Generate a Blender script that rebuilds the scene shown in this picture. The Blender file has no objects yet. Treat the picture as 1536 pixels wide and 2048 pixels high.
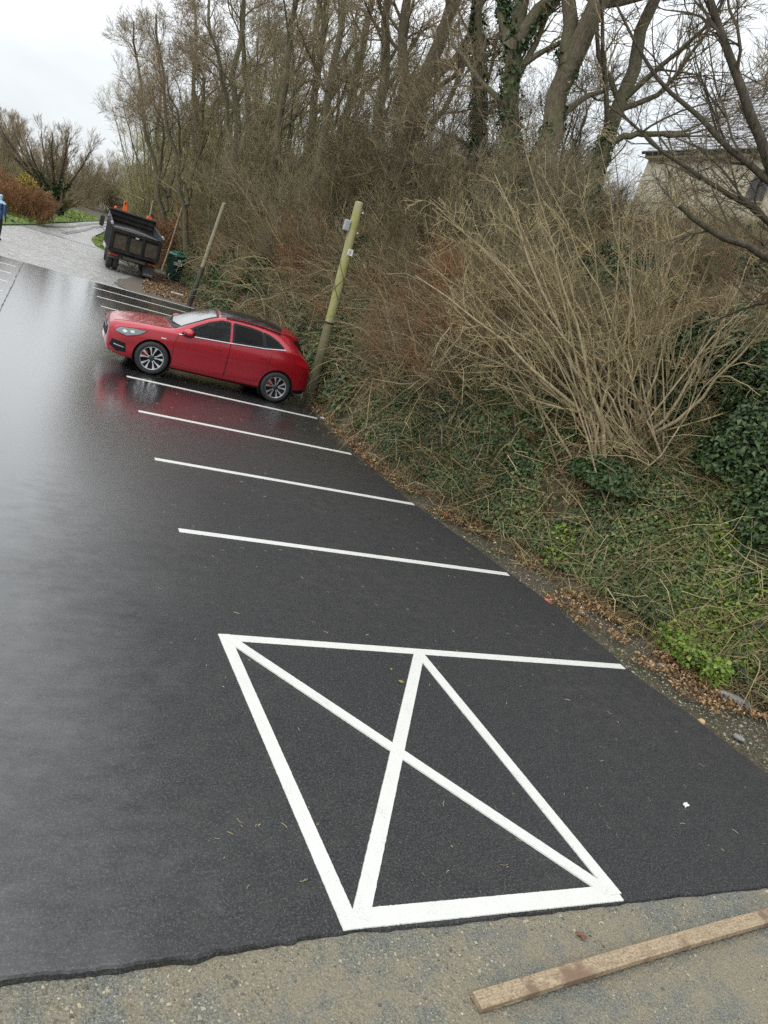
import bpy, bmesh, math, random
import numpy as np
from mathutils import Vector, Matrix
from mathutils.bvhtree import BVHTree

scene = bpy.context.scene
COL = scene.collection
R = math.radians

# ------------------------------------------------------------------ camera
cam_data = bpy.data.cameras.new('camera')
cam = bpy.data.objects.new('camera', cam_data)
COL.objects.link(cam)
CAM_H = 3.374
PITCH, ROLL, YAW = 0.29795, 0.32126, 0.48964
fwd = Vector((math.sin(YAW)*math.cos(PITCH), math.cos(YAW)*math.cos(PITCH), -math.sin(PITCH)))
rgt = Vector((math.cos(YAW), -math.sin(YAW), 0))
upv = rgt.cross(fwd)
r2 = math.cos(ROLL)*rgt + math.sin(ROLL)*upv
u2 = -math.sin(ROLL)*rgt + math.cos(ROLL)*upv
M = Matrix((r2, u2, -fwd)).transposed().to_4x4()
M.translation = (0, 0, CAM_H)
cam.matrix_world = M
cam_data.sensor_fit = 'VERTICAL'
cam_data.sensor_height = 36.0
cam_data.lens = 1466.74/2048*36.0
cam_data.clip_start = 0.05
cam_data.clip_end = 2000
scene.camera = cam

# ------------------------------------------------------------------ sky and sun (overcast)
SUN_EL, SUN_AZ = R(42), R(-120)          # azimuth from +Y towards +X
world = bpy.data.worlds.new('World')
scene.world = world
world.use_nodes = True
nt = world.node_tree
nt.nodes.clear()
wout = nt.nodes.new('ShaderNodeOutputWorld')
bg = nt.nodes.new('ShaderNodeBackground')
sky = nt.nodes.new('ShaderNodeTexSky')
sky.sky_type = 'NISHITA'
sky.sun_disc = False
sky.sun_elevation = SUN_EL
sky.sun_rotation = SUN_AZ
hs = nt.nodes.new('ShaderNodeHueSaturation')
hs.inputs['Saturation'].default_value = 0.3
tc = nt.nodes.new('ShaderNodeTexCoord')
mp = nt.nodes.new('ShaderNodeMapping')
mp.inputs['Scale'].default_value = (1.0, 1.0, 2.6)
nz = nt.nodes.new('ShaderNodeTexNoise')
nz.inputs['Scale'].default_value = 2.3
nz.inputs['Detail'].default_value = 5
nz.inputs['Roughness'].default_value = 0.5
cr = nt.nodes.new('ShaderNodeValToRGB')
cr.color_ramp.elements[0].position = 0.3
cr.color_ramp.elements[0].color = (4.6, 4.95, 5.15, 1)
cr.color_ramp.elements[1].position = 0.68
cr.color_ramp.elements[1].color = (7.0, 7.15, 7.3, 1)
mx = nt.nodes.new('ShaderNodeMixRGB')
mx.inputs[0].default_value = 0.92
L = nt.links.new
L(tc.outputs['Generated'], mp.inputs['Vector'])
L(mp.outputs['Vector'], nz.inputs['Vector'])
L(nz.outputs['Fac'], cr.inputs['Fac'])
L(sky.outputs['Color'], hs.inputs['Color'])
L(hs.outputs['Color'], mx.inputs[1])
L(cr.outputs['Color'], mx.inputs[2])
# overcast sky: brighter overhead than at the horizon
sx = nt.nodes.new('ShaderNodeSeparateXYZ')
ov = nt.nodes.new('ShaderNodeMapRange')
ov.inputs['To Min'].default_value = 1.0
ov.inputs['To Max'].default_value = 2.3
mu = nt.nodes.new('ShaderNodeMixRGB')
mu.blend_type = 'MULTIPLY'
mu.inputs[0].default_value = 1.0
L(tc.outputs['Generated'], sx.inputs[0])
L(sx.outputs['Z'], ov.inputs['Value'])
L(mx.outputs['Color'], mu.inputs[1])
L(ov.outputs[0], mu.inputs[2])
L(mu.outputs['Color'], bg.inputs['Color'])
bg.inputs['Strength'].default_value = 0.1
L(bg.outputs['Background'], wout.inputs['Surface'])

sun_d = bpy.data.lights.new('sun', 'SUN')
sun_d.energy = 0.6
sun_d.angle = R(60)
sun_d.color = (1.0, 0.96, 0.9)
sun = bpy.data.objects.new('sun', sun_d)
COL.objects.link(sun)
sd = Vector((math.sin(SUN_AZ)*math.cos(SUN_EL), math.cos(SUN_AZ)*math.cos(SUN_EL), math.sin(SUN_EL)))
sun.rotation_euler = sd.to_track_quat('Z', 'Y').to_euler()
sun.location = sd*60

vs = scene.view_settings
vs.view_transform = 'Standard'
vs.look = 'None'
vs.exposure = 0.62
vs.gamma = 1
vs.use_curve_mapping = False
scene.cycles.use_denoising = False
scene.cycles.max_bounces = 6
scene.cycles.diffuse_bounces = 3
scene.cycles.glossy_bounces = 3
scene.cycles.transparent_max_bounces = 8

# ------------------------------------------------------------------ helpers
rng = np.random.default_rng(7)

def vnoise(x, y, seed=0):
    """smooth 2-D value noise in [0, 1]"""
    x = np.asarray(x, float); y = np.asarray(y, float)
    xi = np.floor(x).astype(np.int64); yi = np.floor(y).astype(np.int64)
    fx = x-xi; fy = y-yi
    fx = fx*fx*(3-2*fx); fy = fy*fy*(3-2*fy)
    def h(a, b):
        n = (a*374761393 + b*668265263 + seed*1442695041) & 0x7fffffff
        n = ((n ^ (n >> 13))*1274126177) & 0x7fffffff
        return ((n ^ (n >> 16)) & 0xffff)/65535.0
    a = h(xi, yi); b = h(xi+1, yi); c = h(xi, yi+1); d = h(xi+1, yi+1)
    return (a*(1-fx)+b*fx)*(1-fy) + (c*(1-fx)+d*fx)*fy

def fbm(x, y, seed=0, o=4):
    t = 0; a = 0.5; s = 0
    for i in range(o):
        t = t + a*vnoise(x, y, seed+i*17); s += a; a *= 0.5; x = x*2.03; y = y*2.03
    return t/s

def np_mesh(name, V, F, rnd=None, smooth=False):
    """mesh from numpy arrays; F is (n,3) or (n,4)"""
    me = bpy.data.meshes.new(name)
    V = np.asarray(V, np.float32).reshape(-1, 3); F = np.asarray(F, np.int32)
    n, k = F.shape
    me.vertices.add(len(V)); me.vertices.foreach_set('co', V.ravel())
    me.loops.add(n*k); me.loops.foreach_set('vertex_index', F.ravel())
    me.polygons.add(n)
    me.polygons.foreach_set('loop_start', np.arange(0, n*k, k, dtype=np.int32))
    me.polygons.foreach_set('loop_total', np.full(n, k, np.int32))
    me.polygons.foreach_set('use_smooth', np.full(n, bool(smooth)))
    me.update(calc_edges=True)
    if rnd is not None:
        a = me.attributes.new('rnd', 'FLOAT', 'POINT')
        a.data.foreach_set('value', np.asarray(rnd, np.float32))
    return me

def tag(o, label=None, cat=None, group=None, kind=None):
    if label: o['label'] = label
    if cat: o['category'] = cat
    if group: o['group'] = group
    if kind: o['kind'] = kind
    return o

def link(name, me, mat=None, parent=None, loc=None):
    o = bpy.data.objects.new(name, me)
    COL.objects.link(o)
    if mat is not None and me is not None and len(me.materials) == 0:
        me.materials.append(mat)
    if parent is not None: o.parent = parent
    if loc is not None: o.location = loc
    return o

def empty(name, loc, rz=0):
    o = bpy.data.objects.new(name, None)
    COL.objects.link(o)
    o.empty_display_size = 0.2
    o.location = loc; o.rotation_euler = (0, 0, rz)
    return o

def copy_tree(o, parent=None):
    kids = list(o.children)
    c = o.copy(); COL.objects.link(c); c.parent = parent
    for k in kids: copy_tree(k, c)
    return c

def nrm(v):
    return v/np.maximum(np.linalg.norm(v, axis=-1, keepdims=True), 1e-9)

def tubes(P, Rr, sides=3, cap=False):
    """P (N,k,3) polylines, Rr (N,k) radii -> verts, quads"""
    P = np.asarray(P, float); Rr = np.asarray(Rr, float)
    N, k, _ = P.shape
    T = nrm(np.gradient(P, axis=1))
    mean = nrm(P[:, -1]-P[:, 0])
    ref = np.where(np.abs(mean[:, 2:3]) < 0.8, np.array([[0, 0, 1.0]]), np.array([[1.0, 0, 0]]))
    U = nrm(np.cross(T, ref[:, None, :])); W = np.cross(T, U)
    a = np.arange(sides)*2*math.pi/sides
    V = P[:, :, None, :] + Rr[:, :, None, None]*(np.cos(a)[None, None, :, None]*U[:, :, None, :]+np.sin(a)[None, None, :, None]*W[:, :, None, :])
    idx = np.arange(N*k*sides).reshape(N, k, sides)
    A = idx[:, :-1, :]; B = np.roll(A, -1, axis=2); D = idx[:, 1:, :]; C = np.roll(D, -1, axis=2)
    F = np.stack([A, B, C, D], -1).reshape(-1, 4)
    return V.reshape(-1, 3), F

def ribbons(P, Wd, side):
    """flat blades: P (N,k,3), Wd (N,k) half widths, side (N,3)"""
    N, k, _ = P.shape
    V = np.stack([P-side[:, None]*Wd[..., None], P+side[:, None]*Wd[..., None]], 2)
    I = np.arange(N*k*2).reshape(N, k, 2)
    F = np.stack([I[:, :-1, 0], I[:, :-1, 1], I[:, 1:, 1], I[:, 1:, 0]], -1).reshape(-1, 4)
    return V.reshape(-1, 3), F

def merge(parts):
    Vs, Fs, o = [], [], 0
    for V, F in parts:
        Vs.append(V); Fs.append(F+o); o += len(V)
    return np.concatenate(Vs), np.concatenate(Fs)

def resample(poly, k):
    poly = np.asarray(poly, float)
    d = np.r_[0, np.cumsum(np.linalg.norm(np.diff(poly, axis=0), axis=1))]
    t = np.linspace(0, d[-1], k)
    q = np.stack([np.interp(t, d, poly[:, i]) for i in range(3)], 1)
    for _ in range(3):
        q[1:-1] = 0.25*q[:-2]+0.5*q[1:-1]+0.25*q[2:]
    return q

def grow(P, Rr, n, trange, length, angle, k=4, wander=0.12, up=0.15, rr=0.55, rmin=0.003, rtip=0.35, g=None, taper_len=0.6):
    """children of every polyline: n per parent. All vectorised."""
    g = g or rng
    N, kk, _ = P.shape
    t = g.uniform(trange[0], trange[1], (N, n))
    f = t*(kk-1); i0 = np.minimum(f.astype(int), kk-2); w = (f-i0)[..., None]
    ar = np.arange(N)[:, None]
    pos = P[ar, i0]*(1-w)+P[ar, i0+1]*w
    tan = nrm(P[ar, i0+1]-P[ar, i0])
    rad = Rr[ar, i0]*(1-w[..., 0])+Rr[ar, i0+1]*w[..., 0]
    pos = pos.reshape(-1, 3); tan = tan.reshape(-1, 3); rad = rad.reshape(-1); t = t.reshape(-1)
    m = len(pos)
    rv = g.normal(size=(m, 3)); perp = nrm(rv-(rv*tan).sum(1, keepdims=True)*tan)
    ang = g.uniform(angle[0], angle[1], m)[:, None]
    d = nrm(np.cos(ang)*tan+np.sin(ang)*perp)
    ln = g.uniform(length[0], length[1], m)*(1-taper_len*np.maximum(0, (t-trange[0])/(trange[1]-trange[0]+1e-6)))
    out = np.zeros((m, k, 3)); out[:, 0] = pos
    cur = d
    for j in range(1, k):
        cur = nrm(cur+g.normal(size=(m, 3))*wander+np.array([0, 0, up]))
        out[:, j] = out[:, j-1]+cur*(ln/(k-1))[:, None]
    r0 = np.maximum(rad*rr, rmin)
    RR = r0[:, None]*np.linspace(1, rtip, k)[None, :]
    return out, np.maximum(RR, rmin*0.6)

def wiggle(poly, amp, g=None):
    g = g or rng
    p = np.array(poly, float); n = len(p)
    p[1:] += g.normal(size=(n-1, 3))*amp*np.linspace(0.4, 1, n-1)[:, None]
    return p

# ---- bmesh shape helpers
def bm_box(bm, x0, x1, y0, y1, z0, z1, bevel=0.0):
    vs_ = [bm.verts.new(p) for p in ((x0, y0, z0), (x1, y0, z0), (x1, y1, z0), (x0, y1, z0), (x0, y0, z1), (x1, y0, z1), (x1, y1, z1), (x0, y1, z1))]
    fs = [bm.faces.new([vs_[i] for i in q]) for q in ((3, 2, 1, 0), (4, 5, 6, 7), (0, 1, 5, 4), (1, 2, 6, 5), (2, 3, 7, 6), (3, 0, 4, 7))]
    if bevel > 0:
        es = list({e for f in fs for e in f.edges})
        bmesh.ops.bevel(bm, geom=es, offset=bevel, segments=2, affect='EDGES', profile=0.5)

def bm_lathe(bm, prof, n=24, axis='Z', center=(0, 0, 0), caps=True):
    """prof: list of (r, h). revolve around axis"""
    rings = []
    for r, h in prof:
        ring = []
        for i in range(n):
            a = 2*math.pi*i/n
            c, s = r*math.cos(a), r*math.sin(a)
            p = {'Z': (c, s, h), 'Y': (c, h, s), 'X': (h, c, s)}[axis]
            ring.append(bm.verts.new((p[0]+center[0], p[1]+center[1], p[2]+center[2])))
        rings.append(ring)
    for a, b in zip(rings[:-1], rings[1:]):
        for i in range(n):
            bm.faces.new((a[i], a[(i+1) % n], b[(i+1) % n], b[i]))
    if caps and prof[0][0] > 1e-4: bm.faces.new(rings[0][::-1])
    if caps and prof[-1][0] > 1e-4: bm.faces.new(rings[-1])

def bm_tube(bm, pts, r, n=8):
    P = np.array(pts, float)[None]; k = P.shape[1]
    rr = np.full((1, k), r) if np.isscalar(r) else np.array(r)[None]
    V, F = tubes(P, rr, n)
    vs_ = [bm.verts.new(v) for v in V]
    for f in F: bm.faces.new([vs_[i] for i in f])
    bm.faces.new(vs_[:n][::-1]); bm.faces.new(vs_[-n:])

def bm_prism(bm, poly, axis, a0, a1):
    """extrude 2-D polygon along axis (0,1,2) between a0 and a1"""
    def P(u, v, a):
        return [(a, u, v), (u, a, v), (u, v, a)][axis]
    A = [bm.verts.new(P(u, v, a0)) for u, v in poly]; B = [bm.verts.new(P(u, v, a1)) for u, v in poly]
    bm.faces.new(A); bm.faces.new(B[::-1])
    n = len(poly)
    for i in range(n): bm.faces.new((A[i], B[i], B[(i+1) % n], A[(i+1) % n]))

def done(bm, name, mat, parent=None, loc=None, smooth=False, bevel=None):
    bmesh.ops.remove_doubles(bm, verts=bm.verts, dist=1e-5)
    bmesh.ops.recalc_face_normals(bm, faces=bm.faces)
    if bevel:
        bmesh.ops.bevel(bm, geom=[e for e in bm.edges if e.is_manifold and e.calc_face_angle(0) > 0.5], offset=bevel, segments=2, affect='EDGES', profile=0.5)
    me = bpy.data.meshes.new(name)
    bm.to_mesh(me); bm.free()
    if smooth:
        me.polygons.foreach_set('use_smooth', np.ones(len(me.polygons), bool))
    return link(name, me, mat, parent, loc)

def smooth_by_angle(o, ang=35):
    me = o.data
    me.polygons.foreach_set('use_smooth', np.ones(len(me.polygons), bool))
    bm = bmesh.new(); bm.from_mesh(me)
    for e in bm.edges:
        if e.is_manifold and e.calc_face_angle(0) > R(ang): e.smooth = False
    bm.to_mesh(me); bm.free()
    return o

# ------------------------------------------------------------------ materials
class NT:
    def __init__(s, name):
        s.m = bpy.data.materials.new(name); s.m.use_nodes = True
        s.t = s.m.node_tree; s.b = s.t.nodes['Principled BSDF']
    def n(s, ty, **kw):
        nd = s.t.nodes.new('ShaderNode'+ty)
        for k, v in kw.items():
            if hasattr(nd, k): setattr(nd, k, v)
            else: nd.inputs[k].default_value = v
        return nd
    def l(s, a, b): s.t.links.new(a, b)
    def coord(s, kind='Object', scale=(1, 1, 1)):
        tc = s.n('TexCoord'); mp = s.n('Mapping'); mp.inputs['Scale'].default_value = scale
        s.l(tc.outputs[kind], mp.inputs['Vector']); return mp.outputs['Vector']
    def noise(s, vec, scale, detail=4, rough=0.55):
        nz = s.n('TexNoise'); nz.inputs['Scale'].default_value = scale; nz.inputs['Detail'].default_value = detail
        nz.inputs['Roughness'].default_value = rough
        if vec is not None: s.l(vec, nz.inputs['Vector'])
        return nz.outputs['Fac']
    def ramp(s, fac, stops):
        r = s.n('ValToRGB'); el = r.color_ramp.elements
        while len(el) < len(stops): el.new(0.5)
        for e, (p, c) in zip(el, stops):
            e.position = p; e.color = (c[0], c[1], c[2], 1) if not np.isscalar(c) else (c, c, c, 1)
        s.l(fac, r.inputs['Fac']); return r.outputs['Color']
    def mix(s, fac, a, b, mode='MIX'):
        m = s.n('MixRGB'); m.blend_type = mode
        for i, v in ((0, fac), (1, a), (2, b)):
            if hasattr(v, 'links'): s.l(v, m.inputs[i])
            elif np.isscalar(v): m.inputs[i].default_value = v if i == 0 else (v, v, v, 1)
            else: m.inputs[i].default_value = (*v, 1)
        return m.outputs['Color']
    def math(s, op, a, b=0.0, clamp=False):
        m = s.n('Math'); m.operation = op; m.use_clamp = clamp
        for i, v in ((0, a), (1, b)):
            if hasattr(v, 'links'): s.l(v, m.inputs[i])
            else: m.inputs[i].default_value = v
        return m.outputs[0]
    def bump(s, h, strength=0.3, dist=0.01):
        b = s.n('Bump'); b.inputs['Strength'].default_value = strength; b.inputs['Distance'].default_value = dist
        s.l(h, b.inputs['Height']); s.l(b.outputs['Normal'], s.b.inputs['Normal']); return b
    def set(s, **kw):
        for k, v in kw.items():
            k = k.replace('_', ' ')
            inp = s.b.inputs[k]
            if hasattr(v, 'links'): s.l(v, inp)
            elif isinstance(v, (tuple, list)) and len(v) == 3: inp.default_value = (*v, 1)
            else: inp.default_value = v
        return s

def simple(name, col, rough=0.6, var=0.25, scale=8, metallic=0.0, coat=0.0, bump=0.0, bscale=60, kind='Object', spec=0.5):
    s = NT(name)
    v = s.coord(kind)
    f = s.noise(v, scale, 5, 0.6)
    c = s.ramp(f, [(0.25, tuple(x*(1-var) for x in col)), (0.75, tuple(min(1, x*(1+var)) for x in col))])
    s.set(Base_Color=c, Roughness=rough, Metallic=metallic, Coat_Weight=coat, Specular_IOR_Level=spec)
    if bump: s.bump(s.noise(v, bscale, 3), bump, 0.01)
    return s.m

def leafmat(name, stops, rough=0.55, spec=0.3, gain=1.0):
    """colour chosen per leaf / per twig by the random attribute"""
    s = NT(name)
    a = s.n('Attribute'); a.attribute_name = 'rnd'
    c = s.ramp(a.outputs['Fac'], [(p, tuple(min(0.7, q*gain*w) for q, w in zip(col, (0.98, 1.0, 0.86) if col[0] > col[1] else (1.08, 1.0, 0.85)))) for p, col in stops])
    s.set(Base_Color=c, Roughness=rough, Specular_IOR_Level=spec)
    return s.m
# ================================================================== GROUND
TOE_Y = [-8, 2.5, 3.74, 4.56, 5.59, 6.87, 9.0, 10.3, 12.8, 15, 16.7, 22, 30, 40, 60, 100, 160]
TOE_X = [7.3, 7.2, 7.06, 6.94, 6.74, 6.70, 6.32, 6.03, 5.74, 5.80, 5.90, 5.55, 5.15, 5.2, 6.2, 9.5, 16]
VER_Y = [-8, 3, 5, 7, 9, 12, 16, 30, 36, 40, 160]
VER_W = [1.6, 1.5, 1.35, 1.05, 0.75, 0.45, 0.3, 0.35, 0.6, 0.4, 0.5]
PS = [-50, 0, 0.3, 1.2, 2.2, 5, 9, 13, 20, 60, 400]
PZ = [0, 0, 0.32, 1.65, 2.5, 4.1, 6.5, 7.9, 8.5, 9, 12]

def toe(y): return np.interp(y, TOE_Y, TOE_X)
def bank_s(x, y): return x-toe(y)-np.interp(y, VER_Y, VER_W)
def ground_z(x, y, rough=True):
    """height of the land: flat yard, steep bank to the right, low rise far left"""
    x = np.asarray(x, float); y = np.asarray(y, float)
    s = bank_s(x, y)
    s = s+np.interp(y, [8.5, 11.5, 40, 60], [0, 0.9, 0.9, 0.3])*np.clip(s, 0, 1.1)
    far = np.interp(y, [20, 45, 80, 160], [1, 0.75, 0.45, 0.4])   # the bank gets lower along the lane
    z = np.interp(s, PS, PZ)*np.where(y > 20, far, 1.0)
    if rough:
        k = np.clip(s/1.2, 0, 1)
        z = z + k*((fbm(x*0.9, y*0.9, 3)-0.5)*0.7 + (fbm(x*3.1, y*3.1, 9)-0.5)*0.25)
        kl = np.clip((-2.2-x)/3, 0, 1)*np.clip((y-40)/6, 0, 1)
        z = z + kl*(0.35+0.5*(fbm(x*0.5, y*0.5, 21)-0.3))
        v = np.clip((s+1.3)/0.6, 0, 1)*np.clip(-s/0.25, 0, 1)*np.clip((x-toe(y))/0.15, 0, 1)
        z = z + v*((fbm(x*5, y*5, 31)-0.45)*0.09)
    return z

def mat_soil():
    s = NT('bank_soil')
    v = s.coord('Object')
    a = s.noise(v, 1.1, 6, 0.65); b = s.noise(v, 38, 6, 0.7)
    c1 = s.ramp(b, [(0.3, (0.018, 0.014, 0.010)), (0.5, (0.075, 0.056, 0.036)), (0.7, (0.22, 0.17, 0.11))])
    c2 = s.ramp(b, [(0.3, (0.02, 0.026, 0.012)), (0.7, (0.10, 0.095, 0.045))])
    c = s.mix(s.ramp(a, [(0.42, 0.0), (0.6, 1.0)]), c1, c2)
    s.set(Base_Color=c, Roughness=0.85)
    s.bump(b, 0.9, 0.03)
    return s.m

def grid(xs, ys, zf):
    X, Y = np.meshgrid(xs, ys)
    Z = zf(X, Y)
    V = np.stack([X, Y, Z], -1).reshape(-1, 3)
    n, m = len(xs), len(ys)
    i = np.arange(n*m).reshape(m, n)
    F = np.stack([i[:-1, :-1], i[:-1, 1:], i[1:, 1:], i[1:, :-1]], -1).reshape(-1, 4)
    return V, F

xs = np.r_[np.arange(-400, -40, 40), np.arange(-40, 4, 2.0), np.arange(4, 12, 0.12), np.arange(12, 32, 0.5), np.arange(32, 80, 4), np.arange(80, 440, 40)]
ys = np.r_[np.arange(-300, -10, 30), np.arange(-10, 1, 1.0), np.arange(1, 20, 0.14), np.arange(20, 50, 0.5), np.arange(50, 110, 2), np.arange(110, 620, 40)]
V, F = grid(xs, ys, lambda X, Y: ground_z(X, Y)-0.075*np.clip(1-np.clip(bank_s(X, Y)+0.6, 0, 1), 0.0, 1))
land = link('ground', np_mesh('ground', V, F, smooth=True), mat_soil())
tag(land, kind='structure')

# ---- new tarmac car park
def mat_tarmac():
    s = NT('wet_tarmac')
    v = s.coord('Object')
    st = s.coord('Object', (0.22, 2.2, 1))
    streak = s.noise(st, 0.9, 5, 0.6)
    big = s.noise(v, 0.33, 5, 0.6)
    fine = s.noise(v, 210, 3, 0.7)
    mid = s.noise(v, 6, 5, 0.7)
    sep = s.n('SeparateXYZ'); s.l(v, sep.inputs[0])
    # the bays fall towards the lane: the lane side holds the water, the bay side has dried
    mr = s.n('MapRange'); mr.inputs['From Min'].default_value = 3.6; mr.inputs['From Max'].default_value = -0.2
    s.l(sep.outputs['X'], mr.inputs['Value'])
    my = s.n('MapRange'); my.inputs['From Min'].default_value = 4.0; my.inputs['From Max'].default_value = 14.0
    s.l(sep.outputs['Y'], my.inputs['Value'])
    wet = s.math('MULTIPLY_ADD', mr.outputs[0], 0.50)
    wet.node.inputs[2].default_value = -0.18
    wet = s.math('ADD', wet, s.math('MULTIPLY', my.outputs[0], 0.42))
    wet = s.math('ADD', wet, s.math('MULTIPLY', big, 0.40))
    far_ = s.n('MapRange'); far_.inputs['From Min'].default_value = 9.0; far_.inputs['From Max'].default_value = 19.0
    s.l(sep.outputs['Y'], far_.inputs['Value'])
    blot = s.noise(s.coord('Object', (0.6, 1.0, 1)), 5.5, 8, 0.72)
    st_mix = s.mix(far_.outputs[0], blot, streak)
    st_amt = s.math('MULTIPLY_ADD', far_.outputs[0], 0.30)
    st_amt.node.inputs[2].default_value = 0.30
    wet = s.math('ADD', wet, s.math('MULTIPLY', st_mix, st_amt))
    wetr = s.ramp(wet, [(0.38, 0.0), (0.84, 1.0)])
    grit = s.noise(v, 62, 3, 0.8)
    vor = s.n('TexVoronoi'); vor.inputs['Scale'].default_value = 190; s.l(v, vor.inputs['Vector'])
    chip = s.ramp(s.n('SeparateColor').outputs[0], [(0.0, 0.0), (1.0, 1.0)])
    sc_ = chip.node.inputs[0].links[0].from_node; s.l(vor.outputs['Color'], sc_.inputs[0])
    base = s.ramp(s.math('ADD', s.math('MULTIPLY', fine, 0.45), s.math('MULTIPLY', grit, 0.55)), [(0.36, (0.004, 0.004, 0.0045)), (0.52, (0.021, 0.021, 0.022)), (0.66, (0.095, 0.095, 0.097))])
    base = s.mix(s.ramp(chip, [(0.90, 0.0), (0.98, 0.55)]), base, (0.15, 0.147, 0.14))
    patch = s.ramp(big, [(0.35, 0.0), (0.7, 1.0)])
    dusty = s.math('MULTIPLY', s.ramp(mid, [(0.42, 0.0), (0.72, 0.45)]), patch)
    base = s.mix(dusty, base, (0.075, 0.068, 0.058))
    base = s.mix(s.math('MULTIPLY', wetr, 0.5), base, (0.012, 0.012, 0.013))
    rough = s.ramp(wetr, [(0.0, 0.62), (0.4, 0.42), (1.0, 0.2)])
    s.set(Base_Color=base, Roughness=rough, Specular_IOR_Level=s.ramp(wetr, [(0.0, 0.28), (0.4, 0.5), (1.0, 0.7)]))
    # standing film of water
    s.set(Coat_Weight=s.ramp(wetr, [(0.25, 0.0), (0.70, 0.62), (1.0, 0.9)]), Coat_Roughness=s.ramp(s.math('ADD', s.math('MULTIPLY', wetr, 0.7), s.math('MULTIPLY', grit, 0.3)), [(0.3, 0.34), (0.9, 0.10)]), Coat_IOR=1.7)
    bs = s.ramp(wetr, [(0.0, 0.8), (0.6, 0.5), (1.0, 0.15)])
    b = s.bump(s.math('ADD', s.math('MULTIPLY', fine, 0.4), grit), 0.5, 0.0022)
    s.l(bs, b.inputs['Strength'])
    b2 = s.n('Bump'); b2.inputs['Distance'].default_value = 0.0022
    s.l(s.ramp(wetr, [(0.3, 0.8), (0.75, 0.6), (1.0, 0.22)]), b2.inputs['Strength']); s.l(s.math('ADD', s.math('MULTIPLY', fine, 0.5), grit), b2.inputs['Height']); s.l(b2.outputs['Normal'], s.b.inputs['Coat Normal'])
    return s.m
TARMAC = mat_tarmac()

EDGE_Y = 2.60
def front_edge(x):   # ragged near edge of the new surface
    x = np.asarray(x, float)
    return 2.61-0.012*(x-1)+0.03*(fbm(x*1.1, x*0+3, 41)-0.5)+0.004*(vnoise(x*9, x*0, 5)-0.5)+0.008*(vnoise(x*37, x*0, 15)-0.5)-np.where(x < 1.6, 0.03*np.clip(1.6-x, 0, 1), 0)
def bank_edge(y):
    y = np.asarray(y, float)
    return toe(y)+0.05*(fbm(y*1.7, y*0, 51)-0.5)+0.015*(vnoise(y*11, y*0, 6)-0.5)
ex = np.r_[np.linspace(-14, -2, 12)[:-1], np.linspace(-2, float(bank_edge(2.55)), 330)]
e1 = np.stack([ex, front_edge(ex)], 1)
ey = 2.62+np.linspace(0, 1, 330)[1:]**1.5*(29.4-2.62)
e2 = np.stack([bank_edge(ey), ey], 1)
ex3 = np.linspace(float(bank_edge(29.4)), -14, 70)[1:]
e3 = np.stack([ex3, 29.42+0.06*(fbm(ex3*1.5, ex3*0, 61)-0.5)], 1)
loop2 = np.concatenate([e1, e2, e3])
base_ = np.c_[loop2, np.zeros(len(loop2))]
nl = len(base_)
d = np.gradient(base_[:, :2], axis=0); nrmv = nrm(np.stack([d[:, 1], -d[:, 0]], 1))
wob = (0.5+1.1*vnoise(np.arange(nl)*0.21, np.zeros(nl), 8))*np.where(base_[:, 0] > 1.7, 0.6, 1.3)
verts = [tuple(p) for p in base_]; faces = [tuple(range(nl))]; prev = np.arange(nl)
for (o_, z_) in ((0.008, -0.004), (0.016, -0.016), (0.022, -0.04), (0.02, -0.09)):
    r_ = base_.copy(); r_[:, :2] += nrmv*o_*wob[:, None]; r_[:, 2] = z_
    idx = len(verts)+np.arange(nl); verts += [tuple(p) for p in r_]
    faces += [(int(prev[i]), int(idx[i]), int(idx[i+1]), int(prev[i+1])) for i in range(nl-1)]; prev = idx
me = bpy.data.meshes.new('car_park'); me.from_pydata(verts, [], faces); me.update()
me.polygons.foreach_set('use_smooth', np.zeros(len(me.polygons), bool))
car_park = link('car_park', me, TARMAC)
tag(car_park, kind='structure')

# construction joint between two paver passes: a thin dark sealed line
def strip(name, pts, w, z, mat, parent, jit=0.0, seed=1, th=0.003):
    """thin raised ribbon along pts (bevelled sides)"""
    g = np.random.default_rng(seed)
    p = np.array(pts, float)
    d = nrm(np.gradient(p, axis=0)); n = np.stack([-d[:, 1], d[:, 0]], 1)
    hw = w/2*(1+g.normal(size=len(p))*jit)[:, None]
    a = p+n*hw; b = p-n*hw
    o = 0.0025
    rows = [np.c_[p+n*(hw+o), np.full(len(p), z-th)], np.c_[a, np.full(len(p), z)], np.c_[b, np.full(len(p), z)], np.c_[p-n*(hw+o), np.full(len(p), z-th)]]
    V = np.stack(rows, 1).reshape(-1, 3); k = len(p)
    I = np.arange(k*4).reshape(k, 4)
    F = np.concatenate([np.stack([I[:-1, j], I[:-1, j+1], I[1:, j+1], I[1:, j]], -1) for j in range(3)]+[np.array([[I[0, 0], I[0, 1], I[0, 2], I[0, 3]], [I[-1, 3], I[-1, 2], I[-1, 1], I[-1, 0]]])])
    return link(name, np_mesh(name, V, F), mat, parent)

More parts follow.
